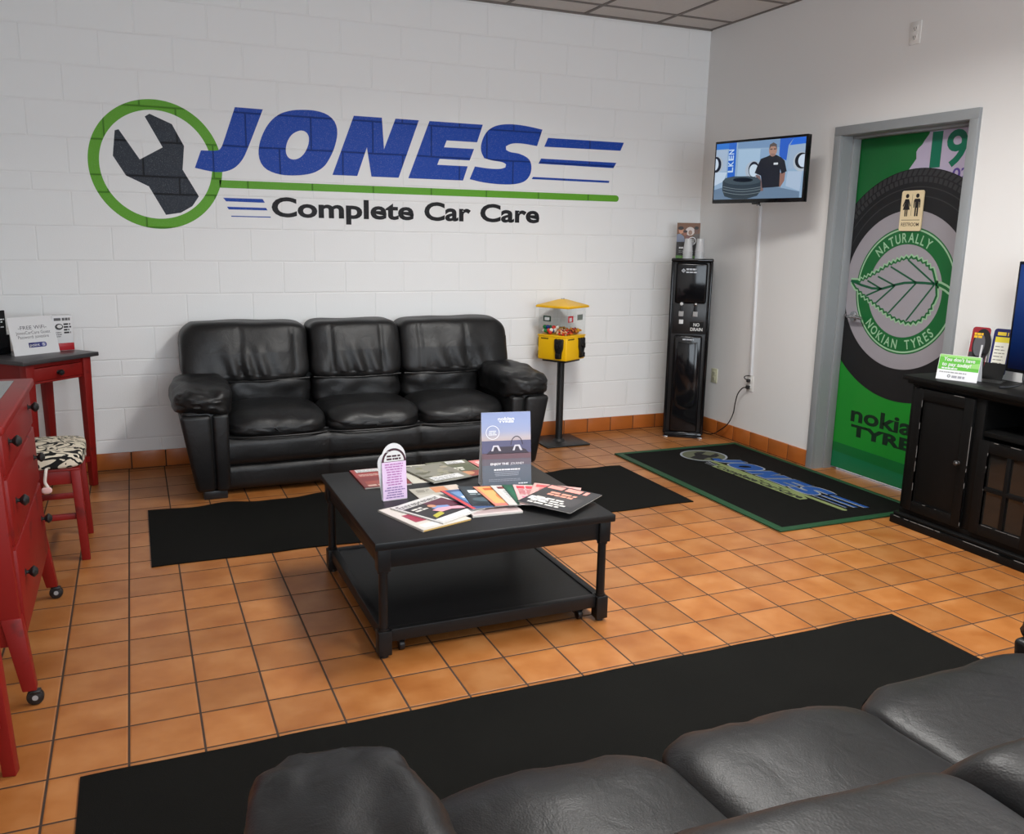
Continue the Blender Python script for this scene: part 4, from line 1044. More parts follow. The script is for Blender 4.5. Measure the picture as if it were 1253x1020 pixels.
for x, c in ((-.062, W['white']), (.042, W['steel'])):
    b = MB(); b.cyl((x, -hd+.03, 1.0), (x, -hd-.012, 1.0), .012, W['black'], n=16); b.box(x-.018, x+.018, -hd-.022, -hd+.01, .935, .972, W['g_mid'], bev=.003)
    b.cyl((x, -hd-.008, .965), (x, -hd-.008, 1.012), .009, W['black'], n=14); tb = bmesh.new(); bmesh.ops.create_uvsphere(tb, u_segments=18, v_segments=12, radius=.013)
    b.add(tb, c, Matrix.Translation((x, -hd-.008, 1.026))); b.build('tap', wc)
b = MB(); b.box(-.105, .105, -hd-.002, -hd+.04, .045, .79, G, bev=.018, seg=4)
f4 = Frame((0, -hd-.0022, 0), (1, 0, 0), (0, 0, 1)); f4.n = Vector((0, -1, 0)); b.words(f4, -.04, .045, .755, .768, 1, sil, 1, .8, 'l', 2)
# raised oval panel of the door
b.prism([(-.072, .74), (.072, .74), (.080, .60), (.080, .30), (.066, .25), (.03, .222), (-.03, .222), (-.066, .25), (-.080, .30), (-.080, .60)], Frame((0, -hd-.008, 0), (1, 0, 0), (0, 0, 1), (0, -1, 0)), .01, G, bev=.004)
b.build('lower_door', wc)
b = MB(); b.hexa([(-.14, -hd-.004, .0), (.14, -hd-.004, .0), (.14, hd, 0), (-.14, hd, 0)], [(-.146, -hd+.004, .045), (.146, -hd+.004, .045), (.146, hd, .045), (-.146, hd, .045)], G, bev=.006)
for x in (-.13, .13): b.box(x-.018, x+.018, -hd-.012, -hd+.02, .001, .010, W['steel'], bev=.002)
b.build('plinth', wc)
wl = Matrix.Translation(wc.location) @ Matrix.Rotation(R(-35), 4, 'Z')
# picture card and cups on the cooler
pc = thing('picture_card', 'upright card with a photo of a group of people on top of the water cooler', 'table sign', wl @ Vector((-.045, .045, HC)), R(-35))
b = MB(); fp = Frame((0, 0, 0), (1, 0, 0), (0, .05, 1)); fp.n = Vector((0, -1, .05)).normalized(); hwp, hp = .086, .262
b.prism([(-hwp, 0), (hwp, 0), (hwp, hp), (-hwp, hp)], fp, .0015, W['white'])
b.rect(fp, -hwp, hwp, 0, hp, ink('card_dark', 40, 38, 38), 1); b.rect(fp, -hwp, hwp, .12, hp, ink('card_brown', 120, 84, 62), 2); b.poly(fp, circle(.012, .20, .034, .032, 24), ink('card_light', 208, 200, 196), 3)
for (u, v, rx, ry, c) in ((-.055, .205, .018, .024, (196, 140, 112)), (-.058, .222, .021, .014, (38, 28, 26)), (-.024, .185, .014, .018, (150, 96, 80)), (-.024, .198, .016, .010, (46, 30, 30)), (.014, .19, .014, .018, (150, 120, 104)), (.058, .205, .016, .024, (104, 74, 64)), (.058, .225, .017, .012, (30, 26, 26))):
    b.poly(fp, circle(u, v, rx, ry, 20), K(*c), 4 if ry > .015 else 5)
b.poly(fp, [(-hwp, .12), (-.02, .12), (-.032, .16), (-.06, .182), (-hwp, .175)], K(124, 134, 156), 3); b.poly(fp, [(-.03, .12), (.02, .12), (.02, .155), (-.01, .17)], K(120, 82, 84), 3); b.poly(fp, [(.01, .12), (hwp, .12), (hwp, .185), (.04, .178)], K(92, 84, 78), 3)
b.rect(fp, -hwp, hwp, .0, .018, K(92, 144, 66), 3); b.ring(fp, circle(.030, .128, .030, n=30), circle(.030, .128, .026, n=30), wh, 6); b.words(fp, .008, .052, .112, .145, 3, wh, 6, .4, 'c', 4)
b.words(fp, -.065, .05, .070, .086, 1, wh, 4, .8, 'l', 4); b.words(fp, -.065, .06, .040, .062, 2, K(150, 150, 150), 4, .4, 'l', 5)
b.build('printed_face', pc)
b = MB(); b.prism([(-.03, 0), (.03, 0), (.015, .18), (-.015, .18)], Frame((0, .07, 0), (1, 0, 0), (0, -.33, 1), (0, 1, .3)), .0015, W['white']); b.build('easel_back', pc)
W['cup'] = mat('clear_cup_plastic', (.74, .75, .76), .25, .5, trans=.35)
def cup_mesh():
    b = MB(); b.lathe([(.0, .098), (.024, .098), (.0258, .094), (.0355, .006), (.0385, .004), (.0385, .0), (.035, .0), (.024, .092), (.0, .094)], W['cup'], n=28); return b
first = None
for side, lx, ly in (('left', -.040, -.075), ('right', .048, -.066)):
    for k in range(4):
        p = wl @ Vector((lx, ly, HC+.0005+k*.016)); lab = 'clear plastic cup nested upside down in the %s stack on the water cooler' % side; grp = 'cups in the %s stack' % side
        if first is None: first = tag(cup_mesh().build('plastic_cup'), lab, 'cup', grp); first.location = p
        else:
            c = first.copy(); C.objects.link(c); c.location = p; c['label'] = lab; c['group'] = grp

# ------------------------------------------------------------------ outlets, raceway, cords
def outlet(label, y0, y1, z0, z1, m, sockets=True):
    t = thing('wall_outlet', label, 'outlet', (0, (y0+y1)/2, (z0+z1)/2)); hy, hz = abs(y1-y0)/2, abs(z1-z0)/2
    b = MB(); b.box(-.007, 0, -hy, hy, -hz, hz, m, bev=.003); b.build('cover_plate', t)
    for s_ in (-1, 1):
        b = MB(); zc = s_*hz*.38; b.box(-.010, -.005, -hy*.48, hy*.48, zc-hz*.26, zc+hz*.26, m, bev=.003)
        for q in (-1, 1): b.box(-.0105, -.0095, q*hy*.2-.0015, q*hy*.2+.0015, zc-.004, zc+.007, W['matte'])
        b.cyl((-.0095, 0, zc-.010), (-.0106, 0, zc-.010), .0028, W['matte'], n=10); b.build('socket', t)
    return t
outlet('white double outlet high on the right wall', -2.015, -1.938, 2.605, 2.728, W['plate'])
outlet('white double outlet with two black plugs below the cable cover', -.802, -.732, .408, .525, W['plate'])
outlet('ivory wall outlet beside the water cooler', -.362, -.288, .402, .514, W['ivory'])
b = MB(); b.hexa([(-.018, -.784, .528), (-.018, -.762, .528), (0, -.758, .528), (0, -.788, .528)], [(-.018, -.748, 1.742), (-.018, -.726, 1.742), (0, -.722, 1.742), (0, -.752, 1.742)], W['card'], bev=.003)
tag(b.build('cable_cover'), 'slim white cable cover running down the wall under the television', 'cable cover')
pcord = thing('power_cord', 'black cord from the wall outlet down to the water cooler', 'power cord', (0, -.767, .44))
b = MB(); b.tube([(-.030, 0, -.002), (-.045, .03, -.01), (-.05, .075, -.06), (-.05, .10, -.14), (-.05, .115, -.22), (-.05, .17, -.31), (-.055, .26, -.38), (-.06, .34, -.425), (-.068, .40, -.434), (-.080, .44, -.432)], .0042, W['black'], n=8); b.build('cable', pcord)
b = MB(); b.box(-.036, -.0115, -.013, .013, -.013, .013, W['black'], bev=.005, seg=3); b.build('plug', pcord)
tc_ = thing('television_plug', 'black plug with a short looped cord in the upper socket', 'power cord', (0, -.767, .489))
b = MB(); b.box(-.034, -.0115, -.013, .013, -.012, .012, W['black'], bev=.005, seg=3); b.build('plug', tc_)
b = MB(); b.tube([(-.028, .0, .004), (-.040, .018, .012), (-.036, .030, .026), (-.022, .018, .034), (-.010, .004, .036)], .0035, W['black'], n=8); b.build('cable', tc_)

# ------------------------------------------------------------------ wall television
tv = thing('wall_television', 'flat television on a wall bracket showing a man beside a tyre', 'television', (-.318, -1.09, 1.747), math.atan2(-.72, .17))
hw_, hh_ = .370, .410
b = MB(); b.box(-hw_, hw_, -.018, .022, 0, hh_, W['gloss'], bev=.004, seg=2); b.box(-.26, .26, .02, .05, .06, .33, W['black'], bev=.012); b.box(-.028, .028, -.020, .0, -.010, .004, W['black'], bev=.003); b.build('housing', tv)
sc = Frame((-hw_+.013, -.0186, .026), (hw_*2-.026, 0, 0), (0, 0, hh_-.042)); sc.n = Vector((0, -1, 0)); sc.gap = .00015
def EM(r, g, b_):
    k = ('e', r, g, b_)
    if k not in cols:
        m = mat('screen_%d_%d_%d' % (r, g, b_), (0, 0, 0, 1), .15, .5); bb = m.node_tree.nodes['Principled BSDF']
        bb.inputs['Emission Color'].default_value = srgb(r, g, b_); bb.inputs['Emission Strength'].default_value = SCREEN
        cols[k] = m
    return cols[k]
SCREEN = .85
# crop coordinates of the picture on the screen, as fractions of its width and height
def q(x, y):
    u = (x-155)/(1012-155); top = 285-80*u; bot = 835-30*u
    return (u, 1-(y-top)/(bot-top))
Pq = lambda L: clip([q(*p) for p in L], 0, 1, 0, 1)
b = MB(); b.poly(sc, Pq([(100, 200), (1050, 150), (1050, 900), (100, 900)]), EM(150, 178, 206), 1)
for L, c, l in (
    ([(155, 285), (285, 270), (285, 330), (155, 340)], (52, 122, 212), 2), ([(285, 270), (362, 262), (362, 612), (285, 620)], (44, 104, 204), 3), ([(375, 262), (780, 230), (780, 310), (375, 325)], (120, 152, 190), 2),
    ([(385, 335), (600, 325), (600, 600), (385, 605)], (168, 196, 222), 3), ([(150, 345), (275, 340), (270, 550), (150, 560)], (170, 190, 214), 2), ([(150, 560), (280, 560), (250, 650), (150, 700)], (196, 214, 232), 2),
    ([(780, 225), (905, 215), (860, 290), (850, 440), (810, 420), (780, 390)], (40, 96, 200), 3), ([(905, 215), (1020, 205), (1015, 270), (870, 290)], (36, 106, 220), 3), ([(880, 295), (1010, 280), (1000, 520), (870, 520)], (158, 180, 206), 3),
    ([(870, 545), (1000, 545), (990, 740), (860, 690)], (176, 196, 220), 4), ([(600, 330), (780, 315), (780, 400), (600, 470)], (140, 170, 204), 3), ([(150, 740), (280, 700), (800, 705), (990, 745), (990, 850), (150, 850)], (108, 132, 158), 5)): b.poly(sc, Pq(L), EM(*c), l)
def ell(cx_, cy_, rx, ry): return [(cx_+rx*math.cos(a*PI/20), cy_+ry*math.sin(a*PI/20)) for a in range(40)]
for cx_, cy_, rx, ry, c, l in ((165, 485, 70, 82, (176, 188, 200), 6), (160, 487, 55, 78, (26, 30, 40), 7), (152, 485, 34, 58, (206, 222, 238), 8), (545, 540, 80, 95, (178, 192, 208), 6), (548, 530, 52, 78, (28, 32, 42), 7), (550, 540, 46, 62, (206, 224, 240), 8),
                               (985, 450, 72, 96, (182, 194, 206), 6), (990, 440, 62, 78, (20, 24, 34), 7), (1004, 440, 46, 64, (206, 222, 240), 8)): b.poly(sc, Pq(ell(cx_, cy_, rx, ry)), EM(*c), l)
# the man: trousers of shadow, arms, shirt, face
b.poly(sc, Pq([(800, 560), (850, 555), (845, 640), (810, 705), (795, 690)]), EM(150, 112, 100), 9); b.poly(sc, Pq([(570, 580), (612, 590), (650, 700), (655, 740), (625, 745)]), EM(128, 104, 100), 9)
b.poly(sc, Pq([(672, 400), (700, 385), (755, 385), (800, 408), (835, 440), (862, 545), (815, 572), (800, 520), (803, 700), (642, 712), (622, 590), (560, 565), (580, 500), (610, 425)]), EM(34, 36, 42), 10)
b.poly(sc, Pq(ell(720, 335, 38, 66)), EM(176, 138, 122), 11); b.poly(sc, Pq([(684, 330), (686, 285), (720, 262), (752, 282), (757, 328), (740, 300), (700, 302)]), EM(90, 82, 80), 12)
b.poly(sc, Pq([(692, 324), (715, 322), (715, 334), (694, 336)]), EM(92, 74, 70), 13); b.poly(sc, Pq([(727, 321), (750, 320), (749, 332), (728, 334)]), EM(92, 74, 70), 13); b.poly(sc, Pq([(698, 372), (742, 370), (738, 396), (712, 402)]), EM(150, 118, 106), 12); b.poly(sc, Pq([(736, 462), (776, 460), (776, 480), (736, 482)]), EM(220, 226, 232), 12)
# the tyre on the table
b.poly(sc, Pq([(242, 650), (270, 618), (350, 600), (500, 596), (590, 610), (625, 640), (630, 740), (600, 790), (500, 822), (360, 826), (270, 800), (243, 740)]), EM(52, 64, 72), 14)
b.poly(sc, Pq(ell(438, 642, 185, 42)), EM(70, 84, 92), 15); b.poly(sc, Pq(ell(448, 634, 100, 22)), EM(18, 24, 30), 16)
for yy in (712, 735, 764): b.strip(sc, [q(250+i*42, yy+26*math.sin(i*PI/9)-10) for i in range(10)], .012, EM(112, 124, 130), 16)
for i, ch in enumerate('LKEN'):
    b.text(sc, ch, q(300, 0)[0]+.045, q(300, 0)[0]+.045+.055, .50+i*.105-.07, .50+i*.105+.02-.03, EM(196, 220, 246), 6, offset=.03, rot=0, post=lambda u, v, i=i: (q(300, 0)[0]+.045-(v-(.50+i*.105-.07))*1.0+.0, .48+i*.105+(u-(q(300, 0)[0]+.045))*1.6))
b.build('screen', tv)
b = MB(); b.box(-.09, .09, .045, .07, .11, .29, W['black'], bev=.004); Ri = tv.rotation_euler.z
inv = (Matrix.Translation(tv.location) @ Matrix.Rotation(Ri, 4, 'Z')).inverted()
wp = lambda x, y, z: inv @ Vector((x, y, z))
b.tube([wp(-.255, -1.09, 1.95), wp(-.16, -1.02, 1.95), wp(-.10, -.98, 1.95)], .018, W['black'], n=10); b.tube([wp(-.10, -.98, 1.95), wp(-.05, -1.06, 1.95), wp(-.012, -1.09, 1.95)], .018, W['black'], n=10)
t0 = MB(); b.cyl(wp(-.012, -1.09, 1.80), wp(-.012, -1.09, 2.10), .012, W['black'], n=12); b.cyl(wp(-.020, -1.09, 1.95), wp(0, -1.09, 1.95), .05, W['black'], n=20); b.build('wall_bracket', tv)
tcab = MB(); tcab.tube([(-.285, -1.05, 1.748), (-.22, -.97, 1.738), (-.10, -.82, 1.745), (-.020, -.745, 1.752), (-.009, -.738, 1.735)], .0045, W['black'], n=8); tag(tcab.build('television_cable'), 'short black cable from the wall television to the cable cover', 'cable')

# ------------------------------------------------------------------ black media cabinet (front faces the room)
cab = thing('media_cabinet', 'black distressed media cabinet with panelled door beside the restroom door', 'cabinet', (-.002, -2.52, 0), R(-90))
D_, Wd, HT = -.355, 1.62, .82
worn = mat('worn_edge', (.16, .155, .15), .6)
b = MB(); bwk = mat('cabinet_black_paint', (.0035, .0035, .0035), .5, .16, bump=(40, .1, .002))
b.box(.03, .055, D_+.005, -.02, .06, .79, bwk, bev=.002); b.box(Wd-.055, Wd-.03, D_+.005, -.02, .06, .79, bwk, bev=.002)
b.box(.44, .46, D_+.01, -.02, .06, .79, bwk); b.box(1.16, 1.18, D_+.01, -.02, .06, .79, bwk); b.box(.03, Wd-.03, -.03, -.02, .06, .79, bwk); b.box(.03, Wd-.03, D_+.005, -.02, .055, .085, bwk)
b.box(.44, 1.18, D_+.01, -.02, .585, .612, bwk, bev=.002); b.box(.03, Wd-.03, D_+.002, D_+.02, .765, .792, bwk)
for x0, x1 in ((.03, .065), (.425, .478), (1.142, 1.195), (Wd-.065, Wd-.03)): b.box(x0, x1, D_, D_+.02, .096, .764, bwk, bev=.002)
b.box(.03, Wd-.03, D_, D_+.02, .05, .095, bwk, bev=.002); b.build('carcass', cab)
b = MB(); b.box(-.01, Wd+.01, D_-.038, -.001, .795, .820, bwk, bev=.004); b.box(.01, Wd-.01, D_-.022, -.01, .776, .796, bwk, bev=.006, seg=3); b.build('cabinet_top', cab)
b = MB(); b.box(.0, Wd, D_-.032, -.016, 0, .045, bwk, bev=.004); b.box(.01, Wd-.01, D_-.022, -.016, .043, .066, bwk, bev=.008, seg=3)
rn = random.Random(9)
for i in range(14):
    x = rn.uniform(.02, 1.2); b.box(x, x+rn.uniform(.02, .12), D_-.0325, D_-.0300, .0425, .0455, worn)
b.build('plinth', cab)
def cdoor(x0, x1, z0, z1, glass, kx):
    b = MB(); y = D_-.004; s_ = .055
    for a in ((x0, x0+s_, z0, z1), (x1-s_, x1, z0, z1), (x0+s_, x1-s_, z0, z0+s_), (x0+s_, x1-s_, z1-s_, z1)): b.box(a[0], a[1], y-.014, y+.010, a[2], a[3], bwk, bev=.002)
    if not glass:
        b.box(x0+s_-.002, x1-s_+.002, y-.002, y+.008, z0+s_-.002, z1-s_+.002, bwk)
        b.hexa([(x0+s_+.01, y-.002, z0+s_+.01), (x1-s_-.01, y-.002, z0+s_+.01), (x1-s_-.01, y-.002, z1-s_-.01), (x0+s_+.01, y-.002, z1-s_-.01)][::-1], [(x0+s_+.04, y-.011, z0+s_+.04), (x1-s_-.04, y-.011, z0+s_+.04), (x1-s_-.04, y-.011, z1-s_-.04), (x0+s_+.04, y-.011, z1-s_-.04)][::-1], bwk)
    else:
        b.box(x0+s_, x1-s_, y, y+.003, z0+s_, z1-s_, W['gl_dark']); xm, zm = (x0+x1)/2, (z0+z1)/2
        b.box(xm-.011, xm+.011, y-.012, y+.004, z0+s_, z1-s_, bwk, bev=.003); b.box(x0+s_, x1-s_, y-.0115, y+.004, zm-.011, zm+.011, bwk, bev=.003)
    # rubbed edges
    e = .0016
    for i in range(7):
        z = rn.uniform(z0, z1-.1); l = rn.uniform(.04, .22); b.box(x1-e, x1+.0006, y-.0146, y-.012, z, min(z+l, z1), worn)
        z = rn.uniform(z0+s_, z1-.12); b.box(x0+s_-e, x0+s_+.0004, y-.0144, y-.012, z, min(z+l*.6, z1-s_), worn)
    for i in range(3):
        x = rn.uniform(x0, x1-.1); b.box(x, x+rn.uniform(.03, .1), y-.0146, y-.012, z1-e, z1+.0006, worn); x = rn.uniform(x0+s_, x1-.12); b.box(x, x+.06, y-.0144, y-.012, z0+s_-e, z0+s_, worn)
    d = b.build('cabinet_door', cab)
    b = MB(); kp = Matrix.Translation((kx, y-.014, (z0+z1)/2)) @ Matrix.Rotation(R(90), 4, 'X')
    b.lathe([(0, .030), (.008, .029), (.0125, .022), (.010, .014), (.005, .010), (.006, .002), (.009, 0)], mat('knob_pewter', (.10, .10, .10), .3, .5, metal=.8), kp, n=20)
    k = b.build('knob', d); k['label'] = 'dark metal knob'
W['gl_dark'] = mat('dark_glass', (.012, .011, .010), .08, .5)
cdoor(.062, .427, .095, .760, False, .378); cdoor(.480, .815, .098, .570, True, .78); cdoor(.818, 1.140, .098, .570, True, .85); cdoor(1.196, 1.556, .095, .760, False, 1.24)

# ---- things on the cabinet
pt = thing('payment_tent_card', 'small green and white folded card on the black cabinet', 'table sign', (-.257, -2.741, .8203), R(-68))
fh = Frame((0, -.038, 0), (1, 0, 0), Vector((0, .030, .125)).normalized()); fh.n = Vector((0, -.125, .030)).normalized(); hw2, hl = .100, .1285
b = MB(); b.prism([(-hw2, 0), (hw2, 0), (hw2, hl), (-hw2, hl)], fh, .001, W['card'])
gr_, gl_ = ink('card_green', 92, 172, 62), ink('card_green_light', 140, 196, 110)
b.rect(fh, -hw2+.002, hw2-.002, .052, hl, gr_, 1); b.rect(fh, -hw2+.002, hw2-.002, hl-.012, hl, gl_, 2); b.poly(fh, [(-.02, .07), (hw2-.002, .07), (hw2-.002, .098), (.02, .085)], gl_, 2)
b.text(fh, "You don't have", -.078, .074, .098, .117, W['white'], 3, offset=.02, shear=.1); b.text(fh, 'to pay today!', -.082, .058, .072, .091, W['white'], 3, offset=.02, shear=.1)
b.words(fh, -.08, .02, .056, .066, 1, W['white'], 3, .7, 'l', 3); b.words(fh, -.088, .085, .036, .046, 1, K(150, 150, 150), 2, .6, 'l', 4); b.ring(fh, circle(-.038, .020, .008, n=20), circle(-.038, .020, .004, n=20), K(110, 110, 116), 2); b.words(fh, -.024, .045, .012, .027, 1, K(150, 150, 156), 2, .8, 'l', 6)
b.build('front_panel', pt)
b = MB(); fk = Frame((0, .038, 0), (1, 0, 0), Vector((0, -.030, .125)).normalized()); fk.n = Vector((0, .125, .030)).normalized(); b.prism([(-hw2, 0), (hw2, 0), (hw2, hl), (-hw2, hl)], fk, .001, W['card'])
b.box(-hw2, hw2, -.007, .007, hl*.955, hl*.975, W['card']); b.build('back_panel', pt)

bh = thing('brochure_holder', 'clear two-pocket leaflet holder behind the green folded card', 'leaflet holder', (-.130, -2.775, .8203), R(-70))
fb = Frame((0, .03, .025), (1, 0, 0), Vector((0, .06, .27)).normalized()); fb.n = Vector((0, -.27, .06)).normalized()
b = MB(); b.prism([(-.105, 0), (.105, 0), (.105, .25), (-.105, .25)], fb, .002, W['acrylic']); b.box(-.107, .107, -.055, .04, .0, .004, W['acrylic'], bev=.001); b.build('back_plate', bh)
b = MB(); ffp = Frame((0, -.03, .012), (1, 0, 0), Vector((0, .06, .115)).normalized()); ffp.n = Vector((0, -.115, .06)).normalized(); smoke = mat('smoked_acrylic', (.008, .008, .008), .6, .08)
b.prism([(-.105, 0), (-.002, 0), (-.002, .09), (-.105, .09)], ffp, .002, smoke); b.prism([(.002, 0), (.105, 0), (.105, .09), (.002, .09)], ffp, .002, smoke)
b.build('pocket', bh)
def leaflet(label, x0, x1, art):
    b = MB(); w = x1-x0; f = Frame((0, 0, 0), (1, 0, 0), Vector((0, .06, .27)).normalized()); f.n = Vector((0, -.27, .06)).normalized()
    b.prism(rrect(0, w, 0, .245, .018), f, .0035, W['white']); art(b, f, w); o = b.build('leaflet')
    m_ = Matrix.Translation(bh.location) @ Matrix.Rotation(R(-70), 4, 'Z'); o.location = m_ @ Vector((x0, .0265, .0265)); o.rotation_euler = (0, 0, R(-70)); tag(o, label, 'leaflet', 'leaflets in the clear holder')
def lf_red(b, f, w):
    b.poly(f, rrect(.002, w-.002, .002, .243, .016), K(140, 34, 44), 1); b.poly(f, circle(w*.62, .15, .045, .085, 30), K(24, 24, 26), 2); b.poly(f, circle(w*.50, .15, .028, .06, 24), K(86, 86, 90), 3)
    b.rect(f, .004, w-.004, .004, .11, K(56, 52, 54), 2); b.words(f, .015, w-.02, .185, .215, 2, K(226, 178, 40), 4, .8, 'l', 4); b.rect(f, w*.62, w*.72, .06, .15, K(196, 196, 198), 4)
def lf_blue(b, f, w):
    b.poly(f, rrect(.002, w-.002, .002, .243, .016), K(26, 30, 88), 1); b.rect(f, .014, w-.012, .03, .20, K(228, 226, 214), 2); b.rect(f, .014, w-.012, .172, .20, K(220, 204, 60), 3)
    b.words(f, .02, w-.02, .208, .230, 1, K(226, 196, 60), 3, .8, 'c', 2); b.words(f, .02, w-.02, .045, .165, 7, K(120, 116, 110), 3, .25, 'l', 3)
leaflet('red leaflet with a tyre picture in the left pocket of the clear holder', -.100, -.006, lf_red)
leaflet('blue leaflet with a white panel in the right pocket of the clear holder', .006, .100, lf_blue)

t2 = thing('desk_television', 'black television standing on the media cabinet at the picture edge', 'television', (-.17, -2.945, .8203), R(-90))
b = MB(); b.box(.0, .88, -.018, .02, .075, .612, W['gloss'], bev=.004); b.box(.2, .68, .018, .05, .12, .45, W['black'], bev=.01); b.build('housing', t2)
b = MB(); fsn = Frame((.012, -.0186, .092), (1, 0, 0), (0, 0, 1)); fsn.n = Vector((0, -1, 0))
m = mat('screen_blue', (0, 0, 0, 1), .15, .5); nt = m.node_tree; bb = nt.nodes['Principled BSDF']; tcn = nt.nodes.new('ShaderNodeTexCoord'); sx_ = nt.nodes.new('ShaderNodeSeparateXYZ'); nt.links.new(tcn.outputs['Object'], sx_.inputs[0])
mr = nt.nodes.new('ShaderNodeMapRange'); nt.links.new(sx_.outputs[2], mr.inputs[0]); mr.inputs[1].default_value = .1; mr.inputs[2].default_value = .5
nt.links.new(mixc(nt, mr.outputs[0], srgb(8, 14, 40), srgb(8, 52, 120)), bb.inputs['Emission Color']); bb.inputs['Emission Strength'].default_value = 1
b.rect(fsn, 0, .856, 0, .505, m, 1); b.build('screen', t2)
for x in (.09, .79):
    b = MB(); b.tube([(x, 0, .08), (x+.005, 0, .03), (x-.02, -.06, .008), (x-.04, -.11, .006)], .006, W['black'], n=8); b.tube([(x, 0, .08), (x+.005, .0, .03), (x+.0, .05, .008), (x-.01, .09, .006)], .006, W['black'], n=8); b.build('foot', t2)

# ------------------------------------------------------------------ red furniture on the left
def knob_mb(b, x, y, z, ang=0, r=.017):
    b.lathe([(0, .040), (.010, .038), (r, .028), (r, .024), (.011, .015), (.006, .011), (.006, .004), (.012, .002), (.012, 0)], W['iron'], Matrix.Translation((x, y, z)) @ Matrix.Rotation(R(90), 4, 'X'), n=20)
RD = W['red']
tt = thing('high_table', 'red high table with a dark top and one drawer in the corner', 'table', (-4.688, -.337, 0), math.atan2(.344, .358))
tw, td = .248, .215; top_d = mat('dark_table_top', srgb(62, 60, 62), .35, .5, vary=.2, vscale=9)
b = MB(); b.box(-tw, tw, -td, td, .776, .800, top_d, bev=.004); b.build('tabletop', tt)
lx_, ly_ = tw-.062, td-.055
b = MB()
for s_ in (-1, 1):
    b.box(s_*lx_-.010, s_*lx_+.010, -ly_, ly_, .665, .776, RD); 
b.box(-lx_, lx_, ly_-.01, ly_+.01, .665, .776, RD); b.box(-lx_, lx_, -ly_-.006, -ly_+.01, .748, .776, RD, bev=.002); b.box(-lx_, lx_, -ly_-.006, -ly_+.01, .660, .672, RD, bev=.002); b.build('apron', tt)
b = MB(); b.box(-lx_+.022, lx_-.022, -ly_-.012, -ly_+.01, .674, .746, RD, bev=.004); dr = b.build('drawer', tt)
b = MB(); knob_mb(b, 0, -ly_-.012, .71); b.build('knob', dr)
for sx in (-1, 1):
    for sy in (-1, 1):
        b = MB(); x, y = sx*lx_, sy*ly_; q4 = lambda h, z: [(x-h, y-h, z), (x+h, y-h, z), (x+h, y+h, z), (x-h, y+h, z)]
        b.hexa(q4(.019, 0), q4(.027, .776), RD, bev=.004); b.build('leg', tt)
b = MB()
for sy in (-1, 1): b.box(-lx_, lx_, sy*ly_-.012, sy*ly_+.012, .15, .185, RD, bev=.003)
b.build('stretcher', tt)

mt_ = Matrix.Translation(tt.location) @ Matrix.Rotation(tt.rotation_euler.z, 4, 'Z')
ws = thing('wifi_sign', 'white slanted sign with the free wifi password on the red high table', 'table sign', (-4.672, -.348, .8003), R(34))
fw_ = Frame((0, 0, 0), (1, 0, 0), Vector((0, .055, .215)).normalized()); fw_.n = Vector((0, -.215, .055)).normalized()
b = MB(); b.prism([(-.13, 0), (.13, 0), (.13, .216), (-.13, .216)], fw_, .0025, W['card']); tx = K(74, 74, 80)
b.text(fw_, '-FREE WiFi-', -.080, .082, .144, .164, tx, 1, offset=0); b.text(fw_, 'JonesCarCare Guest', -.098, .098, .117, .134, tx, 1, offset=-.002); b.text(fw_, 'Password: jonestire', -.09, .085, .093, .110, tx, 1, offset=-.002)
nv = K(40, 44, 120); b.poly(fw_, rrect(-.040, .062, .040, .068, .013), nv, 1); b.rect(fw_, -.040, -.02, .040, .068, nv, 1); b.text(fw_, 'point', -.034, .022, .047, .062, W['white'], 2, offset=.01); b.poly(fw_, circle(.045, .054, .012, n=24), K(120, 124, 170), 2); b.text(fw_, 'S', .039, .051, .047, .061, W['white'], 3, offset=.02)
b.build('printed_face', ws)
b = MB(); b.box(-.13, .13, 0, .09, 0, .003, W['acrylic']); b.prism([(-.05, 0), (.05, 0), (.04, .15), (-.04, .15)], Frame((0, .088, .003), (1, 0, 0), (0, -.30, 1), (0, 1, .3)), .002, W['acrylic']); b.build('stand', ws)
bx = thing('small_carton', 'white carton with a red bottom band behind the wifi sign', 'box', (-4.556, -.190, .8003), R(20))
b = MB(); b.box(-.055, .055, -.035, .035, 0, .205, W['card'], bev=.002); rd = K(170, 28, 38); b.box(-.0556, .0556, -.0356, .0356, .001, .045, rd, bev=.002)
fx_ = Frame((0, -.0352, 0), (1, 0, 0), (0, 0, 1)); fx_.n = Vector((0, -1, 0)); b.words(fx_, -.045, .045, .175, .195, 1, K(90, 90, 92), 1, .8, 'l', 2); b.poly(fx_, circle(-.02, .14, .022, .018, 20), K(60, 60, 62), 1); b.poly(fx_, circle(-.017, .142, .014, .010, 20), W['white'], 2); b.words(fx_, .005, .048, .10, .165, 4, K(40, 40, 42), 1, .6, 'l', 5); b.words(fx_, -.045, .0, .08, .115, 3, K(120, 120, 122), 1, .5, 'l', 7)
fy_ = Frame((.0552, 0, 0), (0, 1, 0), (0, 0, 1)); fy_.n = Vector((1, 0, 0)); b.words(fy_, -.028, .028, .11, .175, 3, K(40, 40, 42), 1, .6, 'l', 6); b.build('box', bx)
dk = thing('dark_leaflet_rack', 'black leaflet rack with small white print at the left picture edge', 'leaflet holder', (-4.868, -.322, .8003), R(40))
b = MB(); b.box(-.06, .06, -.02, .03, 0, .11, W['gloss'], bev=.003); b.build('pocket', dk)
b = MB(); b.box(-.056, .056, .0, .012, .01, .245, W['matte'], bev=.001); fz = Frame((0, -.0003, 0), (1, 0, 0), (0, 0, 1)); fz.n = Vector((0, -1, 0)); b.words(fz, -.05, .05, .15, .235, 6, wh, 1, .45, 'l', 3); b.build('printed_face', dk)

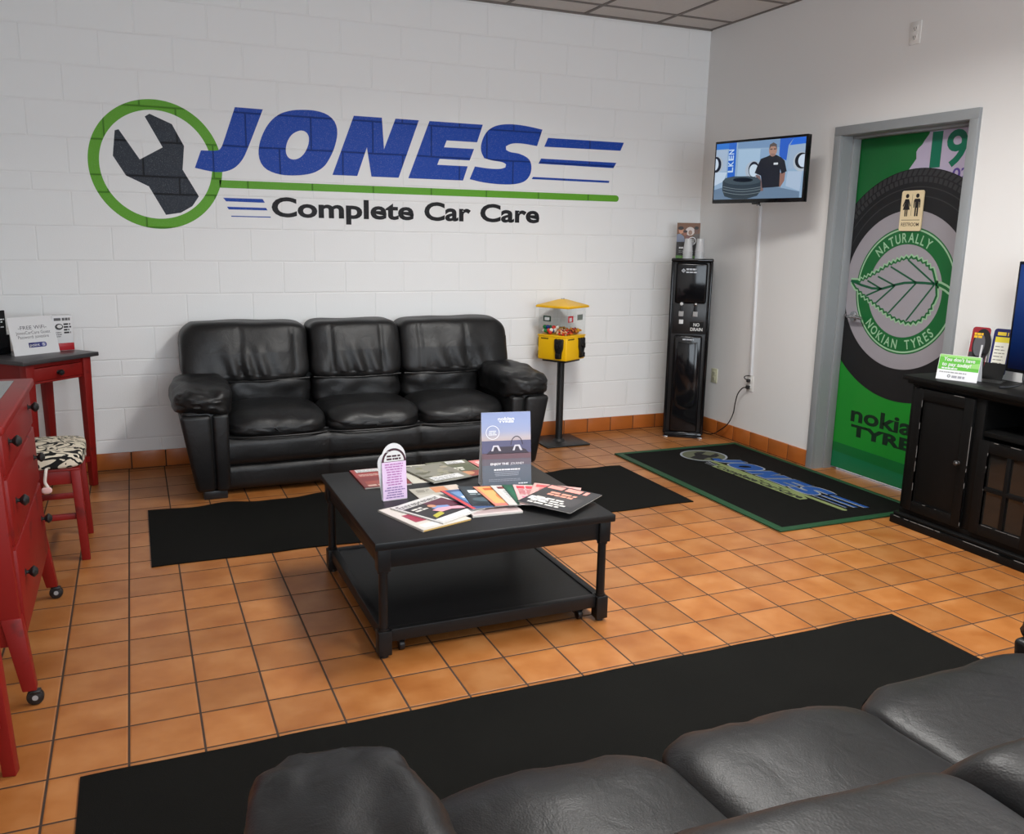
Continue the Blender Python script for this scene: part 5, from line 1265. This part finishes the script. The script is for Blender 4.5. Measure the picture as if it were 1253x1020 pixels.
def make_stool(label):
    t = thing('padded_stool', label, 'stool', (0, 0, 0)); s_ = .178
    for sx in (-1, 1):
        for sy in (-1, 1):
            b = MB(); x, y = sx*s_, sy*s_; q4 = lambda h, z, k=0: [(x+sx*k-h, y+sy*k-h, z), (x+sx*k+h, y+sy*k-h, z), (x+sx*k+h, y+sy*k+h, z), (x+sx*k-h, y+sy*k+h, z)]
            b.hexa(q4(.018, 0, .016), q4(.021, .43), RD, bev=.004); b.build('leg', t)
    b = MB()
    for s2 in (-1, 1): b.box(-s_, s_, s2*s_-.011, s2*s_+.011, .365, .432, RD, bev=.003); b.box(s2*s_-.011, s2*s_+.011, -s_, s_, .365, .432, RD, bev=.003)
    b.box(-s_-.02, s_+.02, -s_-.02, s_+.02, .428, .440, RD, bev=.003); b.build('seat_frame', t)
    b = MB()
    for s2 in (-1, 1): b.box(-s_, s_, s2*s_-.010, s2*s_+.010, .195, .222, RD, bev=.003); b.box(s2*s_-.010, s2*s_+.010, -s_, s_, .155, .182, RD, bev=.003)
    b.build('stretcher', t)
    b = MB(); b.puff(0, 0, .474, .215, .215, .038, W['damask'], e=6, cuts=11, f=lambda q, n: Vector((0, 0, .012*(1-q.x**2)*(1-q.y**2))) if q.z > 0 else Vector((0, 0, 0))); cu = b.build('seat_cushion', t)
    b = MB(); cl_ = ink('tie_cloth', 224, 214, 206, .8)
    b.tube([(.065, -.205, .455), (.06, -.218, .43), (.055, -.218, .39), (.065, -.218, .36), (.05, -.218, .345)], .007, cl_, n=8); b.puff(.059, -.219, .352, .022, .008, .016, ink('tie_pink', 224, 184, 180, .8), e=2.5, cuts=4); b.build('tie', cu)
    return t
st = make_stool('red stool with a scroll patterned cushion under the high table')
st.location = (-4.625, -1.434, 0)
dup(st, (-4.78, -3.52, 0), R(-10), 'red stool with patterned cushion cut off at the left picture edge')

ch = thing('chest_of_drawers', 'tall red chest of drawers on casters with black knobs', 'chest of drawers', (-4.805, -2.520, 0), R(90))
hwx, fy0, by0, hT = .445, -.262, .235, .925
b = MB(); b.hexa([(-hwx, fy0+.002, .205), (hwx, fy0+.002, .205), (hwx, by0, .205), (-hwx, by0, .205)], [(-hwx, fy0+.018, hT-.03), (hwx, fy0+.018, hT-.03), (hwx, by0, hT-.03), (-hwx, by0, hT-.03)], RD, bev=.004)
b.build('carcass', ch)
b = MB(); b.box(-hwx-.022, hwx+.022, fy0-.006, by0+.01, hT-.03, hT, RD, bev=.007, seg=3); tp_ = b.build('chest_top', ch)
b = MB(); b.box(-hwx+.04, hwx-.04, fy0+.055, by0-.045, hT-.001, hT+.002, mat('smoked_glass_inset', srgb(70, 76, 74), .08, .6)); o = b.build('glass_inset', tp_); o['label'] = 'grey glass inset'
for z0, z1, zk in ((.755, .885, .838), (.525, .742, .640), (.225, .512, .392)):
    y = lambda z: fy0+.002+.016*(z-.205)/.69
    b = MB(); b.hexa([(-hwx+.035, y(z0)-.010, z0), (hwx-.035, y(z0)-.010, z0), (hwx-.035, y(z0)+.02, z0), (-hwx+.035, y(z0)+.02, z0)], [(-hwx+.035, y(z1)-.010, z1), (hwx-.035, y(z1)-.010, z1), (hwx-.035, y(z1)+.02, z1), (-hwx+.035, y(z1)+.02, z1)], RD, bev=.005); d = b.build('drawer', ch)
    for x in (-.285, .305):
        b = MB(); knob_mb(b, x, y(zk)-.009, zk, r=.019); b.build('knob', d)
for sx in (-1, 1):
    for yb, s_ in ((fy0+.03, -1), (by0-.03, 1)):
        b = MB(); x = sx*(hwx-.025); q4 = lambda h, z: [(x-h, yb-h, z), (x+h, yb-h, z), (x+h, yb+h, z), (x-h, yb+h, z)]
        b.hexa([(p[0]+sx*.03, p[1]+s_*.035, p[2]) for p in q4(.021, .055)], q4(.030, .30), RD, bev=.004); x += sx*.03; yb += s_*.035; lg = b.build('leg', ch)
        b = MB(); b.cyl((x, yb, .06), (x, yb, .035), .008, W['black'], n=12); b.box(x-.013, x+.013, yb-.02+s_*.01, yb+.012+s_*.01, .038, .05, W['black'], bev=.003)
        b.cyl((x-.012, yb+s_*.012, .026), (x+.012, yb+s_*.012, .026), .026, W['black'], n=22, bev=.005); b.cyl((x-.0125, yb+s_*.012, .026), (x+.0125, yb+s_*.012, .026), .009, W['g_mid'], n=14); b.build('caster', lg)

# ------------------------------------------------------------------ lights
LIGHT_L, SKY_L, WIN_W, LAMP_W = 3, 2.0, 62, 66
lamp_m = mat('lamp_diffuser', (1, .965, .90), .6, .2, emit=LIGHT_L)
k = 0
for x, y in ((-1.982, -2.672), (-1.982, -5.072)):
    if 1:
        nm = {-2.672: 'nearest the block wall', -5.072: 'above the foreground sofa'}[y]
        t = thing('ceiling_light', 'recessed ceiling light '+nm, 'ceiling light', (x, y, CEIL), 0, 'recessed ceiling lights')
        b = MB()
        for a in ((-.29, .29, -.59, -.565), (-.29, .29, .565, .59), (-.29, -.265, -.565, .565), (.265, .29, -.565, .565)): b.box(a[0], a[1], a[2], a[3], -.012, -.006, W['plate'])
        b.build('frame', t)
        b = MB(); b.box(-.265, .265, -.565, .565, -.010, -.0062, lamp_m); b.build('diffuser', t)
        L = bpy.data.lights.new('narrowed_area_lamp', 'AREA'); L.shape = 'RECTANGLE'; L.size = .53; L.size_y = 1.13; L.energy = LAMP_W; L.color = (1, .985, .955); L.spread = R(150)  # added area lamp, no louvre; spread narrowed to keep the upper walls darker
        o = bpy.data.objects.new('narrowed_area_lamp', L); C.objects.link(o); o.location = (x, y, CEIL-.0135)
for x0, x1 in WN:       # daylight arriving through the shop front windows
    L = bpy.data.lights.new('window_daylight', 'AREA'); L.shape = 'RECTANGLE'; L.size = x1-x0-.1; L.size_y = WZ1-WZ0-.1; L.energy = WIN_W; L.color = (.86, .93, 1)
    o = bpy.data.objects.new('window_daylight', L); C.objects.link(o); o.location = ((x0+x1)/2, YF-.02, (WZ0+WZ1)/2); o.rotation_euler = (R(90), 0, 0)
w = bpy.data.worlds.new('sky'); bpy.context.scene.world = w; w.use_nodes = True
w.node_tree.nodes['Background'].inputs[0].default_value = (.72, .86, 1, 1); w.node_tree.nodes['Background'].inputs[1].default_value = SKY_L

# ------------------------------------------------------------------ camera
cam = bpy.data.cameras.new('camera'); co = bpy.data.objects.new('camera', cam); C.objects.link(co)
co.location = (-4.14991, -5.94907, 1.51896); co.rotation_euler = (1.36461793, -.01815719, -.40332669)
cam.sensor_fit = 'HORIZONTAL'; cam.sensor_width = 36; cam.lens = 1072.927/1253*36; cam.clip_start = .05
bpy.context.scene.camera = co
vs = bpy.context.scene.view_settings
vs.view_transform = 'Standard'; vs.look = 'None'; vs.gamma = 1; vs.use_curve_mapping = False; vs.exposure = 0
bpy.context.scene.cycles.use_denoising = True
bpy.context.scene.cycles.max_bounces = 8
bpy.context.scene.cycles.transparent_max_bounces = 32
